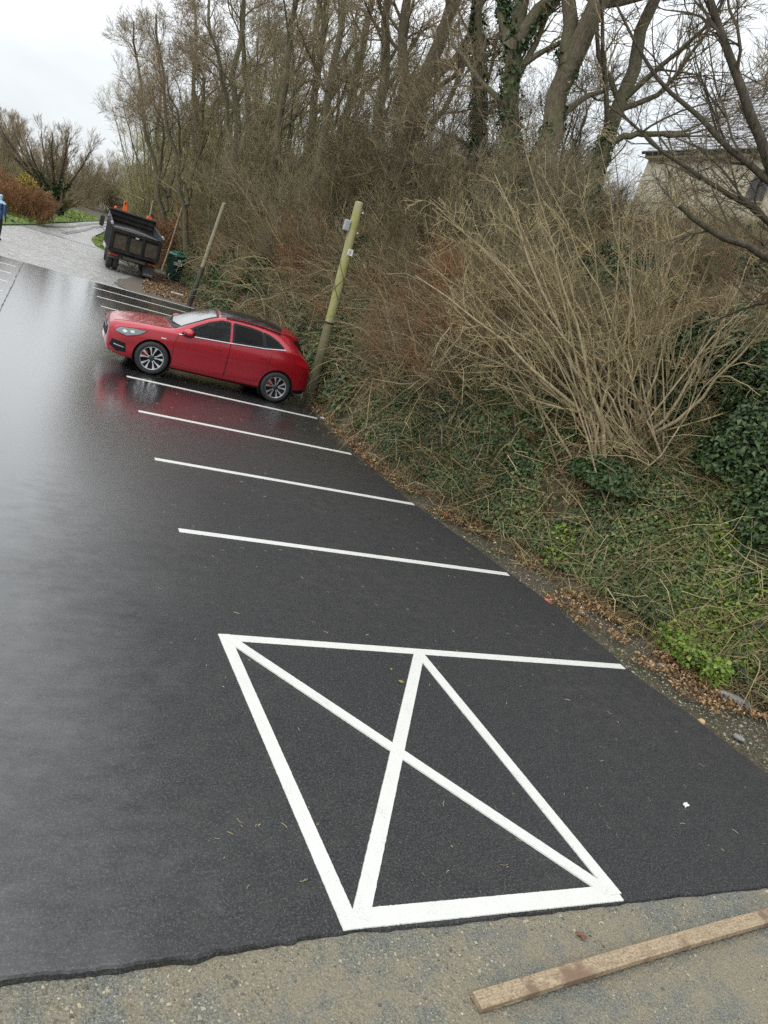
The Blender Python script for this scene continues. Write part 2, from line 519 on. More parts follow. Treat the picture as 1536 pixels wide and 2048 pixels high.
def mat_paint():
    s = NT('white_line_paint')
    v = s.coord('Object')
    f = s.noise(v, 130, 4, 0.7); g_ = s.noise(v, 9, 5, 0.7)
    c = s.ramp(s.math('ADD', s.math('MULTIPLY', f, 0.75), s.math('MULTIPLY', s.noise(v, 5, 5, 0.7), 0.25)), [(0.33, (0.22, 0.22, 0.21)), (0.40, (0.50, 0.50, 0.47)), (0.52, (0.60, 0.60, 0.56))])
    tr = s.noise(s.coord('Object', (6, 0.7, 1)), 3, 6, 0.75)
    c = s.mix(s.ramp(tr, [(0.60, 0.0), (0.74, 0.4)]), c, (0.40, 0.39, 0.36))
    c = s.mix(s.ramp(g_, [(0.62, 0.0), (0.8, 0.35)]), c, (0.55, 0.54, 0.50))
    s.set(Base_Color=c, Roughness=0.5)
    s.bump(f, 0.25, 0.003)
    return s.m
PAINT = mat_paint()
SEAM = simple('joint_sealant', (0.016, 0.016, 0.017), 0.5, 0.3, 30)

def seg(a, b, n=220): 
    return np.stack([np.linspace(a[0], b[0], n), np.linspace(a[1], b[1], n)], 1)
BAYS = [(1.74, 6.50, 7.88), (1.71, 6.05, 10.32), (1.68, 5.76, 12.75), (1.65, 5.80, 15.21), (1.58, 5.62, 19.3), (1.54, 5.50, 21.81), (1.47, 5.42, 23.75), (1.42, 5.30, 25.66), (1.38, 5.22, 27.6), (1.33, 5.12, 29.36)]
for i, (x0, x1, y) in enumerate(BAYS):
    strip('bay_line', seg((x0, y), (x1-0.05, y+0.02)), 0.10, 0.005, PAINT, car_park, 0.014, 70+i)
A_, B_, C_, D_, E_ = (1.86, 5.61), (6.70, 5.60), (2.02, 2.68), (4.0, 2.66), (3.87, 5.60)
for i, y in enumerate((21.9, 23.8, 25.7, 27.6)):
    strip('bay_line', seg((-6.0, y), (-1.0, y)), 0.10, 0.005, PAINT, car_park, 0.014, 170+i)
bars = [(A_, B_, 0.10), ((1.86, 5.66), (2.03, 2.60), 0.105), ((1.98, 2.665), (4.07, 2.635), 0.125), ((3.87, 5.58), (2.10, 2.66), 0.105), ((3.86, 5.58), (4.04, 2.62), 0.10), ((1.90, 5.58), (3.98, 2.66), 0.10)]
for i, (a, b, w) in enumerate(bars):
    strip('hatch_line', seg(a, b, 220), w, 0.005+0.0018*i, PAINT, car_park, 0.014, 90+i, th=0.003+0.0018*i)
strip('tarmac_joint', np.stack([-0.86+0.03*(vnoise(np.linspace(0, 14, 120), np.zeros(120), 3)-0.5), np.linspace(16.0, 29.3, 120)], 1), 0.022, 0.0012, SEAM, car_park, 0.6, 4, th=0.0012)

# ---- old compacted stone surface in front
def mat_apron():
    s = NT('compacted_stone')
    v = s.coord('Object')
    big = s.noise(v, 0.9, 5, 0.6); mid = s.noise(v, 7, 5, 0.65); fine = s.noise(v, 95, 4, 0.75)
    vo = s.n('TexVoronoi'); vo.inputs['Scale'].default_value = 52; s.l(v, vo.inputs['Vector'])
    c1 = s.ramp(fine, [(0.28, (0.04, 0.043, 0.039)), (0.5, (0.14, 0.145, 0.125)), (0.75, (0.36, 0.355, 0.31))])
    c2 = s.ramp(fine, [(0.28, (0.12, 0.105, 0.07)), (0.7, (0.32, 0.28, 0.20))])
    c = s.mix(s.ramp(s.math('MULTIPLY_ADD', mid, 0.4, ), [(0.0, 0.0), (1.0, 1.0)]), c1, c2) if False else s.mix(s.ramp(s.math('ADD', s.math('MULTIPLY', mid, 0.5), s.math('MULTIPLY', big, 0.7)), [(0.52, 0.0), (0.64, 0.95)]), c1, c2)
    s.set(Base_Color=c, Roughness=0.8)
    h = s.math('ADD', s.math('MULTIPLY', fine, 0.6), s.math('MULTIPLY', vo.outputs['Distance'], 0.8))
    s.bump(h, 0.9, 0.018)
    return s.m
def apron_z(X, Y): return -0.045+0.018*(fbm(X*1.2, Y*1.2, 71)-0.5)+0.01*(fbm(X*7, Y*7, 72)-0.5)+0.024*np.clip((X-1.0)/1.0, 0, 1)
V, F = grid(np.linspace(-8, 9, 240), np.linspace(-6, 2.9, 130), lambda X, Y: apron_z(X, Y))
apron = link('stone_apron', np_mesh('stone_apron', V, F, smooth=True), mat_apron())
tag(apron, kind='structure')

# ---- wet stony yard beyond the tarmac, the lane, verges
def mat_yard():
    s = NT('wet_stone_yard')
    v = s.coord('Object')
    st = s.coord('Object', (0.6, 1.0, 1))
    fine = s.noise(st, 9, 6, 0.75); mid = s.noise(v, 1.1, 5, 0.6)
    vo = s.n('TexVoronoi'); vo.inputs['Scale'].default_value = 7; s.l(st, vo.inputs['Vector'])
    c = s.ramp(fine, [(0.3, (0.13, 0.125, 0.115)), (0.5, (0.34, 0.335, 0.32)), (0.72, (0.58, 0.57, 0.55))])
    c = s.mix(s.ramp(mid, [(0.5, 0.0), (0.72, 0.7)]), c, (0.16, 0.14, 0.11))
    s.set(Base_Color=c, Roughness=s.ramp(mid, [(0.35, 0.18), (0.65, 0.5)]))
    s.bump(s.math('ADD', fine, s.math('MULTIPLY', vo.outputs['Distance'], 0.6)), 0.7, 0.05)
    return s.m
YARD = mat_yard()
def ribbon(name, left, right, ys_, z, mat, n=14, rough=0.0):
    """ground sheet between two edges x=left(y), right(y)"""
    L_ = np.array(left); R_ = np.array(right); t = np.linspace(0, 1, n)
    X = L_[:, None]*(1-t)+R_[:, None]*t; Y = np.repeat(np.array(ys_)[:, None], n, 1)
    Z = z+rough*(fbm(X*1.3, Y*1.3, 81)-0.5)
    I = np.arange(X.size).reshape(X.shape)
    F = np.stack([I[:-1, :-1], I[:-1, 1:], I[1:, 1:], I[1:, :-1]], -1).reshape(-1, 4)
    return tag(link(name, np_mesh(name, np.stack([X, Y, Z], -1).reshape(-1, 3), F, smooth=True), mat), kind='structure')
yy = np.linspace(29.2, 47, 60)
ribbon('yard', np.full(60, -16.0), toe(yy)+0.3*(fbm(yy, yy*0, 5)-0.5)-np.interp(yy, [29, 33, 38, 41, 47], [0.0, 0.1, 0.4, 2.2, 3.2]), yy, -0.03, YARD, 40, 0.02)
yy = np.linspace(45, 120, 90)
cxl = np.interp(yy, [45, 50, 55, 60, 66, 72, 78, 90, 120], [-3.5, -1.6, -0.1, 0.7, 1.5, 2.5, 3.7, 7.0, 18])
wid = np.interp(yy, [45, 50, 55, 62, 78, 120], [5.6, 3.6, 2.4, 2.1, 2.3, 2.5])
lane = ribbon('lane', cxl, cxl+wid, yy, -0.018, simple('lane_stone', (0.30, 0.29, 0.27), 0.28, 0.5, 1.6, bump=0.5, bscale=6), 12, 0.03)
for k, off_ in enumerate((0.3, 0.62)):
    q = np.stack([cxl+wid*off_, yy], 1)
    strip('wheel_rut', q[4:], 0.26, 0.004, simple('rut_mud%d' % k, (0.09, 0.085, 0.075), 0.3, 0.4, 3), lane, 0.35, 12+k, th=0.01)

# leaf-covered dirt patch by the truck and the second pole
def mat_dirt():
    s = NT('leafy_dirt')
    v = s.coord('Object')
    f = s.noise(v, 22, 6, 0.75); m_ = s.noise(v, 2.2, 4, 0.6)
    c = s.ramp(f, [(0.3, (0.035, 0.03, 0.025)), (0.5, (0.12, 0.095, 0.07)), (0.72, (0.27, 0.20, 0.14))])
    c = s.mix(s.ramp(m_, [(0.4, 0.0), (0.65, 0.8)]), c, (0.11, 0.10, 0.09))
    s.set(Base_Color=c, Roughness=0.75); s.bump(f, 0.8, 0.03)
    return s.m
DIRT = mat_dirt()
yy = np.linspace(29.5, 42, 40)
ribbon('dirt_patch', np.interp(yy, [29.5, 31, 34, 38, 42], [2.6, 2.2, 3.0, 4.2, 4.8])+0.5*(fbm(yy*1.3, yy*0, 15)-0.5), toe(yy)+0.5, yy, -0.008, DIRT, 12, 0.02)
# ================================================================== GROUND COVER AND UNDERGROWTH (uncountable)
def bank_normal(x, y):
    e = 0.08
    gx = (ground_z(x+e, y, False)-ground_z(x-e, y, False))/(2*e); gy = (ground_z(x, y+e, False)-ground_z(x, y-e, False))/(2*e)
    return nrm(np.stack([-gx, -gy, np.ones_like(gx)], -1))

def sample_bank(n, y0, y1, s0, s1, g, ypow=1.0):
    """points on the bank, denser close to the near end"""
    u = g.random(n)
    y = y0*(y1/y0)**(u**ypow) if y0 > 0 else y0+(y1-y0)*u
    s = g.uniform(s0, s1, n)
    x = toe(y)+np.interp(y, VER_Y, VER_W)+s
    return x, y, s

def leaf_quads(P, Nn, size, g, fold=0.25, aspect=0.85, droop=0.3):
    """kite-shaped folded leaves: (n*4) verts, (n*2) tris"""
    n = len(P)
    rv = g.normal(size=(n, 3)); rv[:, 2] -= droop*2
    d = nrm(rv-(rv*Nn).sum(1, keepdims=True)*Nn)
    w = np.cross(Nn, d)
    sz = np.asarray(size)[:, None]
    b = P-d*sz*0.45; t = P+d*sz*0.6
    l = P+w*sz*0.5*aspect+Nn*sz*fold-d*sz*0.1; r = P-w*sz*0.5*aspect+Nn*sz*fold-d*sz*0.1
    V = np.stack([b, r, t, l], 1).reshape(-1, 3)
    i = np.arange(n)[:, None]*4
    F = np.concatenate([i+np.array([[0, 1, 2]]), i+np.array([[0, 2, 3]])], 1).reshape(-1, 3)
    return V, F

IVY = leafmat('ivy_leaf', [(0.0, (0.012, 0.026, 0.012)), (0.35, (0.028, 0.058, 0.022)), (0.65, (0.05, 0.085, 0.032)), (0.88, (0.09, 0.13, 0.045)), (1.0, (0.16, 0.17, 0.08))], 0.42, 0.4, 1.35)
WEED = leafmat('weed_leaf', [(0.0, (0.06, 0.12, 0.02)), (0.6, (0.13, 0.22, 0.04)), (1.0, (0.24, 0.30, 0.06))], 0.5, 0.3)
DEADLEAF = leafmat('dead_leaf', [(0.0, (0.055, 0.032, 0.02)), (0.4, (0.16, 0.09, 0.05)), (0.75, (0.29, 0.18, 0.105)), (1.0, (0.42, 0.30, 0.19))], 0.75, 0.2, 1.25)
STRAW = leafmat('dry_stem', [(0.0, (0.05, 0.038, 0.026)), (0.4, (0.13, 0.097, 0.065)), (0.75, (0.24, 0.185, 0.12)), (1.0, (0.38, 0.31, 0.21))], 0.8, 0.2, 1.5)
GRASS = leafmat('long_grass', [(0.0, (0.035, 0.04, 0.014)), (0.4, (0.085, 0.085, 0.032)), (0.7, (0.17, 0.14, 0.075)), (1.0, (0.33, 0.26, 0.16))], 0.6, 0.25, 1.4)
TWIG = leafmat('twig_bark', [(0.0, (0.045, 0.034, 0.026)), (0.5, (0.115, 0.092, 0.066)), (1.0, (0.22, 0.18, 0.125))], 0.8, 0.2, 1.65)
TWIG_OLIVE = leafmat('twig_olive', [(0.0, (0.06, 0.055, 0.03)), (0.5, (0.135, 0.122, 0.07)), (1.0, (0.24, 0.215, 0.125))], 0.8, 0.2, 1.85)
TWIG_RED = leafmat('twig_red', [(0.0, (0.075, 0.035, 0.022)), (0.5, (0.17, 0.085, 0.05)), (1.0, (0.28, 0.165, 0.10))], 0.8, 0.2, 1.4)

def cover(name, parts, mat, label=None):
    """parts: list of (V, F, rnd)"""
    V, F = merge([(p[0], p[1]) for p in parts]); r = np.concatenate([p[2] for p in parts])
    o = link(name, np_mesh(name, V, F, rnd=r), mat)
    tag(o, label, name.replace('_', ' ') if label else None, kind='stuff')
    return o

# ---- ivy and low evergreen growth over the bank
g = np.random.default_rng(11)
parts = []
def ivy_patch(n, y0, y1, s0, s1, size, thr, seed, depth=0.22, ypow=1.0, fx=1.1, bias=None):
    x, y, s = sample_bank(n, y0, y1, s0, s1, g, ypow)
    m = fbm(x*fx+s*0.5, y*fx*0.8, seed, 4)
    if bias is not None: m = m+bias(x, y, s)
    k = m > thr+g.normal(size=n)*0.035
    x, y, s, m = x[k], y[k], s[k], m[k]
    Nn = bank_normal(x, y)
    lump = fbm(x*2.6, y*2.6, seed+5, 3)
    off_ = depth*(0.15+1.1*lump)*g.random(len(x))**0.5
    P = np.stack([x, y, ground_z(x, y)], -1)+Nn*off_[:, None]
    dirn = nrm(Nn*0.7+np.array([-0.15, -0.25, 0.55])+g.normal(size=P.shape)*0.5)
    V, F = leaf_quads(P, dirn, g.uniform(size*0.6, size*1.35, len(P)), g)
    rr = np.clip(0.42+0.75*(vnoise(x*1.3, y*1.3, seed+9)-0.5)+g.normal(size=len(P))*0.2, 0, 1)
    parts.append((V, F, np.repeat(rr, 4)))
low = lambda x, y, s: 0.16-0.07*np.abs(s-1.3)
ivy_patch(115000, 3.2, 15, 0.1, 3.4, 0.062, 0.53, 100, bias=low)
ivy_patch(45000, 15, 42, 0.1, 3.2, 0.11, 0.53, 120, depth=0.35, bias=low)
ivy_patch(30000, 4.0, 13, 2.6, 7, 0.08, 0.55, 130, depth=0.5)
ivy_patch(14000, 13, 50, 2.5, 9, 0.14, 0.57, 140, depth=0.8)
# thick evergreen mound right of the hazel, and ivy under its stems
def mound(c, rad, n, size, rlo, rhi, seed, keep=0.0):
    gg = np.random.default_rng(seed)
    d = nrm(gg.normal(size=(n, 3))); d[:, 2] = np.abs(d[:, 2])
    lump = 0.75+0.45*fbm(d[:, 0]*2.2+d[:, 2]*1.7+seed, d[:, 1]*2.2+5, seed)
    rad_ = gg.random(n)**0.25*lump
    P = np.array(c)+d*rad_[:, None]*np.array(rad)
    dirn = nrm(d*0.8+gg.normal(size=d.shape)*0.55+np.array([0, 0, 0.3]))
    V, F = leaf_quads(P, dirn, gg.uniform(size*0.6, size*1.4, n), gg)
    return V, F, np.repeat(np.clip(gg.uniform(rlo, rhi, n), 0, 1), 4)
for c, rad, n, seed in (((10.3, 7.6, 2.9), (1.1, 1.3, 1.5), 15000, 1), ((11.2, 8.6, 3.4), (1.3, 1.2, 1.5), 11000, 2), ((9.4, 6.6, 1.7), (0.8, 0.9, 0.8), 8000, 3), ((8.35, 8.7, 1.45), (0.75, 0.8, 0.45), 8000, 4), ((7.0, 12.9, 1.0), (0.55, 0.9, 0.8), 6000, 5), ((9.5, 7.35, 2.2), (0.8, 0.9, 1.3), 8000, 11), ((9.2, 10.4, 2.4), (0.9, 0.9, 1.2), 6500, 12), ((8.6, 11.6, 2.2), (0.8, 0.9, 1.2), 5500, 13), ((10.2, 9.6, 3.2), (0.9, 0.9, 1.3), 6000, 14), ((9.3, 9.2, 2.2), (0.7, 0.7, 1.1), 5000, 15), ((7.7, 14.6, 1.8), (0.7, 1.0, 1.0), 4500, 16), ((10.6, 13.2, 4.3), (1.2, 1.4, 1.1), 6000, 6), ((6.6, 26.5, 1.4), (0.7, 1.6, 1.4), 6000, 7), ((6.3, 30.8, 1.3), (0.6, 1.3, 1.3), 5000, 8)):
    parts.append(mound(c, rad, n, 0.08 if c[1] < 20 else 0.11, 0.05, 0.7, 200+seed))
cover('ivy_cover', parts, IVY)

# ---- bramble thicket: arching dry stems
def arches(n, y0, y1, s0, s1, length, r, seed, ypow=1.0, k=6, upk=0.9, droop=0.26, thr=None, spread=0.8):
    gg = np.random.default_rng(seed)
    x, y, s = sample_bank(n, y0, y1, s0, s1, gg, ypow)
    if thr is not None:
        m = fbm(x*0.8, y*0.8, seed+3) > thr+gg.normal(size=n)*0.04
        x, y, s = x[m], y[m], s[m]
    clr = np.hypot(x-5.3, y-38.0) > 1.5      # trodden space round the bin
    x, y, s = x[clr], y[clr], s[clr]
    n = len(x)
    P0 = np.stack([x, y, ground_z(x, y)-0.02], -1)
    d = nrm(bank_normal(x, y)*0.7+gg.normal(size=(n, 3))*spread+np.array([0, 0, upk]))
    ln = gg.uniform(length[0], length[1], n)/(k-1)
    out = np.zeros((n, k, 3)); out[:, 0] = P0
    for j in range(1, k):
        out[:, j] = out[:, j-1]+d*ln[:, None]
        d = nrm(d+np.array([0, 0, -droop])+gg.normal(size=(n, 3))*0.22)
    gz = ground_z(out[:, :, 0], out[:, :, 1], False)
    out[:, 1:, 2] = np.maximum(out[:, 1:, 2], gz[:, 1:]+0.03)
    rad = gg.uniform(r*0.6, r*1.4, n)[:, None]*np.linspace(1, 0.45, k)[None]
    V, F = tubes(out, rad, 3)
    return V, F, np.repeat(np.clip(gg.beta(2, 2.2, n), 0, 1), k*3)
P_ = [arches(5200, 3.4, 20, 0.3, 5.5, (0.5, 1.7), 0.0055, 301, thr=0.48), arches(2600, 9.5, 20, 0.1, 3.0, (0.5, 1.5), 0.0055, 304, thr=0.42),
      arches(3500, 12, 22, 0.3, 4.0, (0.8, 2.0), 0.007, 302, thr=0.40),
      arches(4500, 20, 48, 0.2, 7, (1.0, 2.4), 0.011, 303)]
cover('bramble_thicket', P_, STRAW)
P_ = [arches(4200, 9, 24, 1.2, 6.5, (0.6, 1.8), 0.006, 311, thr=0.5), arches(2200, 22, 50, 0.8, 8, (0.9, 2.2), 0.011, 312, thr=0.5)]
cover('red_bramble_thicket', P_, TWIG_RED)

# ---- long grass tufts
def blades(x, y, seed, length, r, droop=0.3, per=16, k=5, out_dir=(-0.5, -0.2, 0.6), rlo=0, rhi=1):
    gg = np.random.default_rng(seed)
    n = len(x)*per
    xx = np.repeat(x, per)+gg.normal(size=n)*0.035; yy_ = np.repeat(y, per)+gg.normal(size=n)*0.035
    d = nrm(gg.normal(size=(n, 3))*0.5+np.array(out_dir))
    ln = gg.uniform(length[0], length[1], n)/(k-1)
    out = np.zeros((n, k, 3)); out[:, 0] = np.stack([xx, yy_, ground_z(xx, yy_)-0.02], -1)
    for j in range(1, k):
        out[:, j] = out[:, j-1]+d*ln[:, None]; d = nrm(d+np.array([0, 0, -droop])+gg.normal(size=(n, 3))*0.06)
    sd_ = nrm(np.cross(out[:, -1]-out[:, 0], gg.normal(size=(n, 3))))
    V, F = ribbons(out, np.full((n, 1), r*1.25)*np.array([[0.7, 1.0, 0.9, 0.6, 0.12]])[:, :k], sd_)
    tone = np.repeat(gg.random(len(x)), per)*0.6+gg.random(n)*0.4
    return V, F, np.repeat(np.clip(rlo+(rhi-rlo)*tone, 0, 1), k*2)
g = np.random.default_rng(21)
x, y, s = sample_bank(1200, 3.4, 16, 0.0, 2.8, g)
m = fbm(x*1.3, y*1.3, 401) > 0.43
P_ = [blades(x[m], y[m], 402, (0.25, 0.75), 0.0035)]
x, y, s = sample_bank(420, 16, 45, 0.0, 2.6, g)
P_.append(blades(x, y, 403, (0.4, 0.9), 0.007, per=12))
x, y, s = sample_bank(130, 4.0, 9, -0.2, 0.5, g)
P_.append(blades(x, y, 404, (0.12, 0.35), 0.003, rlo=0.6, rhi=1.0))
x = g.uniform(9.5, 16, 500); y = g.uniform(2.5, 12, 500)
P_.append(blades(x, y, 405, (0.3, 0.7), 0.005, rlo=0.55, rhi=1.0, per=12))
cover('long_grass', P_, GRASS)

# ---- fallen leaves on the verge and lower bank
g = np.random.default_rng(31)
P_ = []
for n, y0, y1, s0, s1, size, thr in ((15000, 3.0, 12, -1.0, 1.3, 0.05, 0.45), (12000, 3.0, 10.5, -0.3, 2.8, 0.065, 0.44), (7000, 12, 42, -0.5, 1.0, 0.075, 0.4), (9000, 4, 30, 1.0, 7, 0.075, 0.5)):
    x, y, s = sample_bank(n, y0, y1, s0, s1, g)
    keepn = fbm(x*2.2, y*2.2, 501) > thr+np.clip(-s*0.10, 0, 0.12)+g.normal(size=n)*0.03
    keepn &= x > toe(y)+0.06
    x, y = x[keepn], y[keepn]
    P = np.stack([x, y, ground_z(x, y)+g.uniform(0.003, 0.04, len(x))], -1)
    dirn = nrm(bank_normal(x, y)+g.normal(size=P.shape)*0.55)
    V, F = leaf_quads(P, dirn, g.uniform(size*0.5, size*1.3, len(x)), g, fold=0.4, aspect=0.7, droop=0)
    P_.append((V, F, np.repeat(g.random(len(x)), 4)))
x = g.uniform(3.2, 5.4, 2600); y = g.uniform(30.2, 40, 2600); k_ = x > np.interp(y, [30, 33, 38, 42], [3.2, 3.4, 4.3, 4.8])
x, y = x[k_], y[k_]
V, F = leaf_quads(np.stack([x, y, 0.012+0*x], -1), nrm(np.array([0, 0, 1.0])+g.normal(size=(len(x), 3))*0.4), g.uniform(0.05, 0.1, len(x)), g, fold=0.3)
P_.append((V, F, np.repeat(g.random(len(x)), 4)))
cover('leaf_litter', P_, DEADLEAF)

# ---- bright young weeds at the foot of the bank
g = np.random.default_rng(41)
P_ = []
for (cx_, cy_, rr_, n) in ((8.2, 5.85, 0.6, 2600), (8.5, 6.5, 0.45, 1300), (7.9, 5.35, 0.2, 300), (8.5, 4.75, 0.28, 420), (8.35, 5.3, 0.2, 260), (7.5, 8.3, 0.25, 250), (8.7, 6.9, 0.35, 350), (9.1, 5.6, 0.35, 320)):
    a = g.uniform(0, 2*math.pi, n); q = rr_*np.sqrt(g.random(n))*(0.6+0.6*vnoise(np.cos(a)*2+cx_, np.sin(a)*2+cy_, 7))
    x = cx_+q*np.cos(a); y = cy_+q*np.sin(a)
    P = np.stack([x, y, ground_z(x, y)+g.uniform(0.06, 0.34, n)], -1)
    V, F = leaf_quads(P, nrm(np.array([-0.25, -0.3, 0.9])+g.normal(size=P.shape)*0.4), g.uniform(0.035, 0.075, n), g, fold=0.12, aspect=1.0)
    P_.append((V, F, np.repeat(np.clip(g.normal(0.5, 0.25, n), 0, 1), 4)))
cover('weed_patch', P_, WEED)

# ---- loose stones on the apron and the verge
def stones(x, y, z, size, seed):
    gg = np.random.default_rng(seed)
    n = len(x)
    base = np.array([(1, 0, 0), (-1, 0, 0), (0, 1, 0), (0, -1, 0), (0, 0, 1), (0, 0, -1)], float)
    tri = np.array([(0, 2, 4), (2, 1, 4), (1, 3, 4), (3, 0, 4), (2, 0, 5), (1, 2, 5), (3, 1, 5), (0, 3, 5)])
    V = base[None]*gg.uniform(0.55, 1.2, (n, 6, 1))*size[:, None, None]
    V[..., 2] *= 0.6
    V += gg.normal(size=(n, 6, 3))*size[:, None, None]*0.18
    a = gg.uniform(0, 6.28, n); c, s_ = np.cos(a)[:, None], np.sin(a)[:, None]
    X = V[..., 0]*c-V[..., 1]*s_; Y = V[..., 0]*s_+V[..., 1]*c
    V = np.stack([X, Y, V[..., 2]], -1)+np.stack([x, y, z], -1)[:, None]
    F = (np.arange(n)[:, None, None]*6+tri[None]).reshape(-1, 3)
    return V.reshape(-1, 3), F, np.repeat(gg.random(n), 6)
STONE = leafmat('loose_stone', [(0.0, (0.07, 0.075, 0.07)), (0.4, (0.16, 0.165, 0.15)), (0.75, (0.27, 0.265, 0.235)), (0.93, (0.38, 0.35, 0.30)), (1.0, (0.40, 0.27, 0.18))], 0.75, 0.3)
g = np.random.default_rng(51)
n = 20000
x = g.uniform(-1.2, 7.0, n); y = 2.66-np.abs(g.normal(size=n))*0.55
den = fbm(x*1.6, y*1.6, 601)+0.35*np.clip(1-(2.62-y)/0.35, 0, 1)+0.12*np.clip(1.5-x, 0, 1)
k_ = (den > 0.52+g.normal(size=n)*0.06) & (y < front_edge(x)-0.035)
x, y = x[k_], y[k_]
za = apron_z(x, y)
sz = np.clip(g.lognormal(-5.35, 0.45, len(x)), 0.0025, 0.016)
P_ = [stones(x, y, za+sz*0.15, sz, 1)]
x, y, s = sample_bank(9000, 2.9, 14, -1.3, 0.35, g)
k_ = (x > toe(y)+0.05)
x, y = x[k_], y[k_]; sz = np.clip(g.lognormal(-4.9, 0.5, len(x)), 0.004, 0.03)
P_.append(stones(x, y, ground_z(x, y)-0.03+sz*0.2+0.0, sz, 2))
cover('loose_gravel', P_, STONE)

# ---- dead twigs lying on the bank
def sticks(n, y0, y1, s0, s1, length, r, seed):
    gg = np.random.default_rng(seed)
    x, y, s = sample_bank(n, y0, y1, s0, s1, gg)
    Nn = bank_normal(x, y)
    d = gg.normal(size=(n, 3)); d = nrm(d-(d*Nn).sum(1, keepdims=True)*Nn*0.75)
    ln = gg.uniform(length[0], length[1], n)
    P0 = np.stack([x, y, ground_z(x, y)], -1)+Nn*gg.uniform(0.02, 0.3, n)[:, None]
    out = np.stack([P0, P0+d*ln[:, None]*0.5+gg.normal(size=(n, 3))*0.04, P0+d*ln[:, None]+gg.normal(size=(n, 3))*0.08], 1)
    V, F = tubes(out, gg.uniform(r*0.5, r*1.5, n)[:, None]*np.array([[1, 0.8, 0.5]]), 3)
    return V, F, np.repeat(gg.beta(2.4, 2, n), 9)
cover('fallen_twigs', [sticks(7000, 3.5, 20, -0.1, 4, (0.15, 0.8), 0.005, 61), sticks(260, 11, 15.5, 0.5, 2.2, (0.6, 1.5), 0.011, 62)], STRAW)

# ---- scrub on the upper slope: bare shrubs instanced into one mass
def shrub_mesh(name, seed, h=2.0, stems=11, lean=0.5, n1=9, n2=7, r=0.014, up=0.12, mat=None, leaves=0, leafsize=0.07):
    gg = np.random.default_rng(seed)
    base = np.zeros((stems, 3)); base[:, :2] = gg.normal(size=(stems, 2))*0.16
    d = nrm(np.c_[gg.normal(size=(stems, 2))*lean, np.ones(stems)])
    k = 6; P = np.zeros((stems, k, 3)); P[:, 0] = base
    ln = gg.uniform(0.6, 1.1, stems)*h/(k-1)
    for j in range(1, k):
        P[:, j] = P[:, j-1]+d*ln[:, None]; d = nrm(d+gg.normal(size=d.shape)*0.15)
    RR = np.linspace(1, 0.35, k)[None]*gg.uniform(0.6, 1.3, stems)[:, None]*r
    c1 = grow(P, RR, n1, (0.2, 1.0), (0.4*h, 0.65*h), (0.35, 0.95), 4, 0.16, up, 0.6, 0.004, g=gg)
    c2 = grow(c1[0], c1[1], n2, (0.15, 1.0), (0.14*h, 0.34*h), (0.4, 1.0), 3, 0.16, up, 0.6, 0.0035, g=gg)
    parts, rn = [], []
    for (p, q, sd) in ((P, RR, 4), (c1[0], c1[1], 3), (c2[0], c2[1], 3)):
        V, F = tubes(p, q, sd); parts.append((V, F)); rn.append(np.repeat(np.clip(gg.normal(0.5, 0.22, len(p)), 0, 1), p.shape[1]*sd))
    V, F = merge(parts)
    me = np_mesh(name, V, F, rnd=np.concatenate(rn)); me.materials.append(mat)
    return me
def leafy_mesh(name, seed, n=900, h=1.3, mat=None):
    V, F, r = mound((0, 0, 0.1), (h*0.65, h*0.65, h), n, 0.14, 0.05, 0.75, seed)
    me = np_mesh(name, V, F, rnd=r); me.materials.append(mat); return me
TWIG_HAZELY = leafmat('twig_tan', [(0.0, (0.09, 0.07, 0.045)), (0.5, (0.20, 0.16, 0.10)), (1.0, (0.34, 0.28, 0.19))], 0.8, 0.2, 0.8)
SRC = [shrub_mesh('scrub_a', 701, 2.1, 11, 0.5, mat=TWIG), shrub_mesh('scrub_b', 702, 2.4, 9, 0.35, mat=TWIG_OLIVE), shrub_mesh('scrub_c', 703, 1.7, 13, 0.8, up=-0.05, mat=STRAW), shrub_mesh('scrub_d', 704, 1.8, 12, 0.7, up=-0.02, mat=TWIG_RED), leafy_mesh('scrub_e', 705, mat=IVY), shrub_mesh('scrub_f', 706, 3.6, 9, 0.28, n1=12, n2=9, r=0.018, up=0.1, mat=TWIG), shrub_mesh('scrub_g', 707, 3.2, 10, 0.4, n1=12, n2=9, r=0.014, up=0.06, mat=TWIG_HAZELY)]
SRC_OBJ = [bpy.data.objects.new('scrub_source', me) for me in SRC]

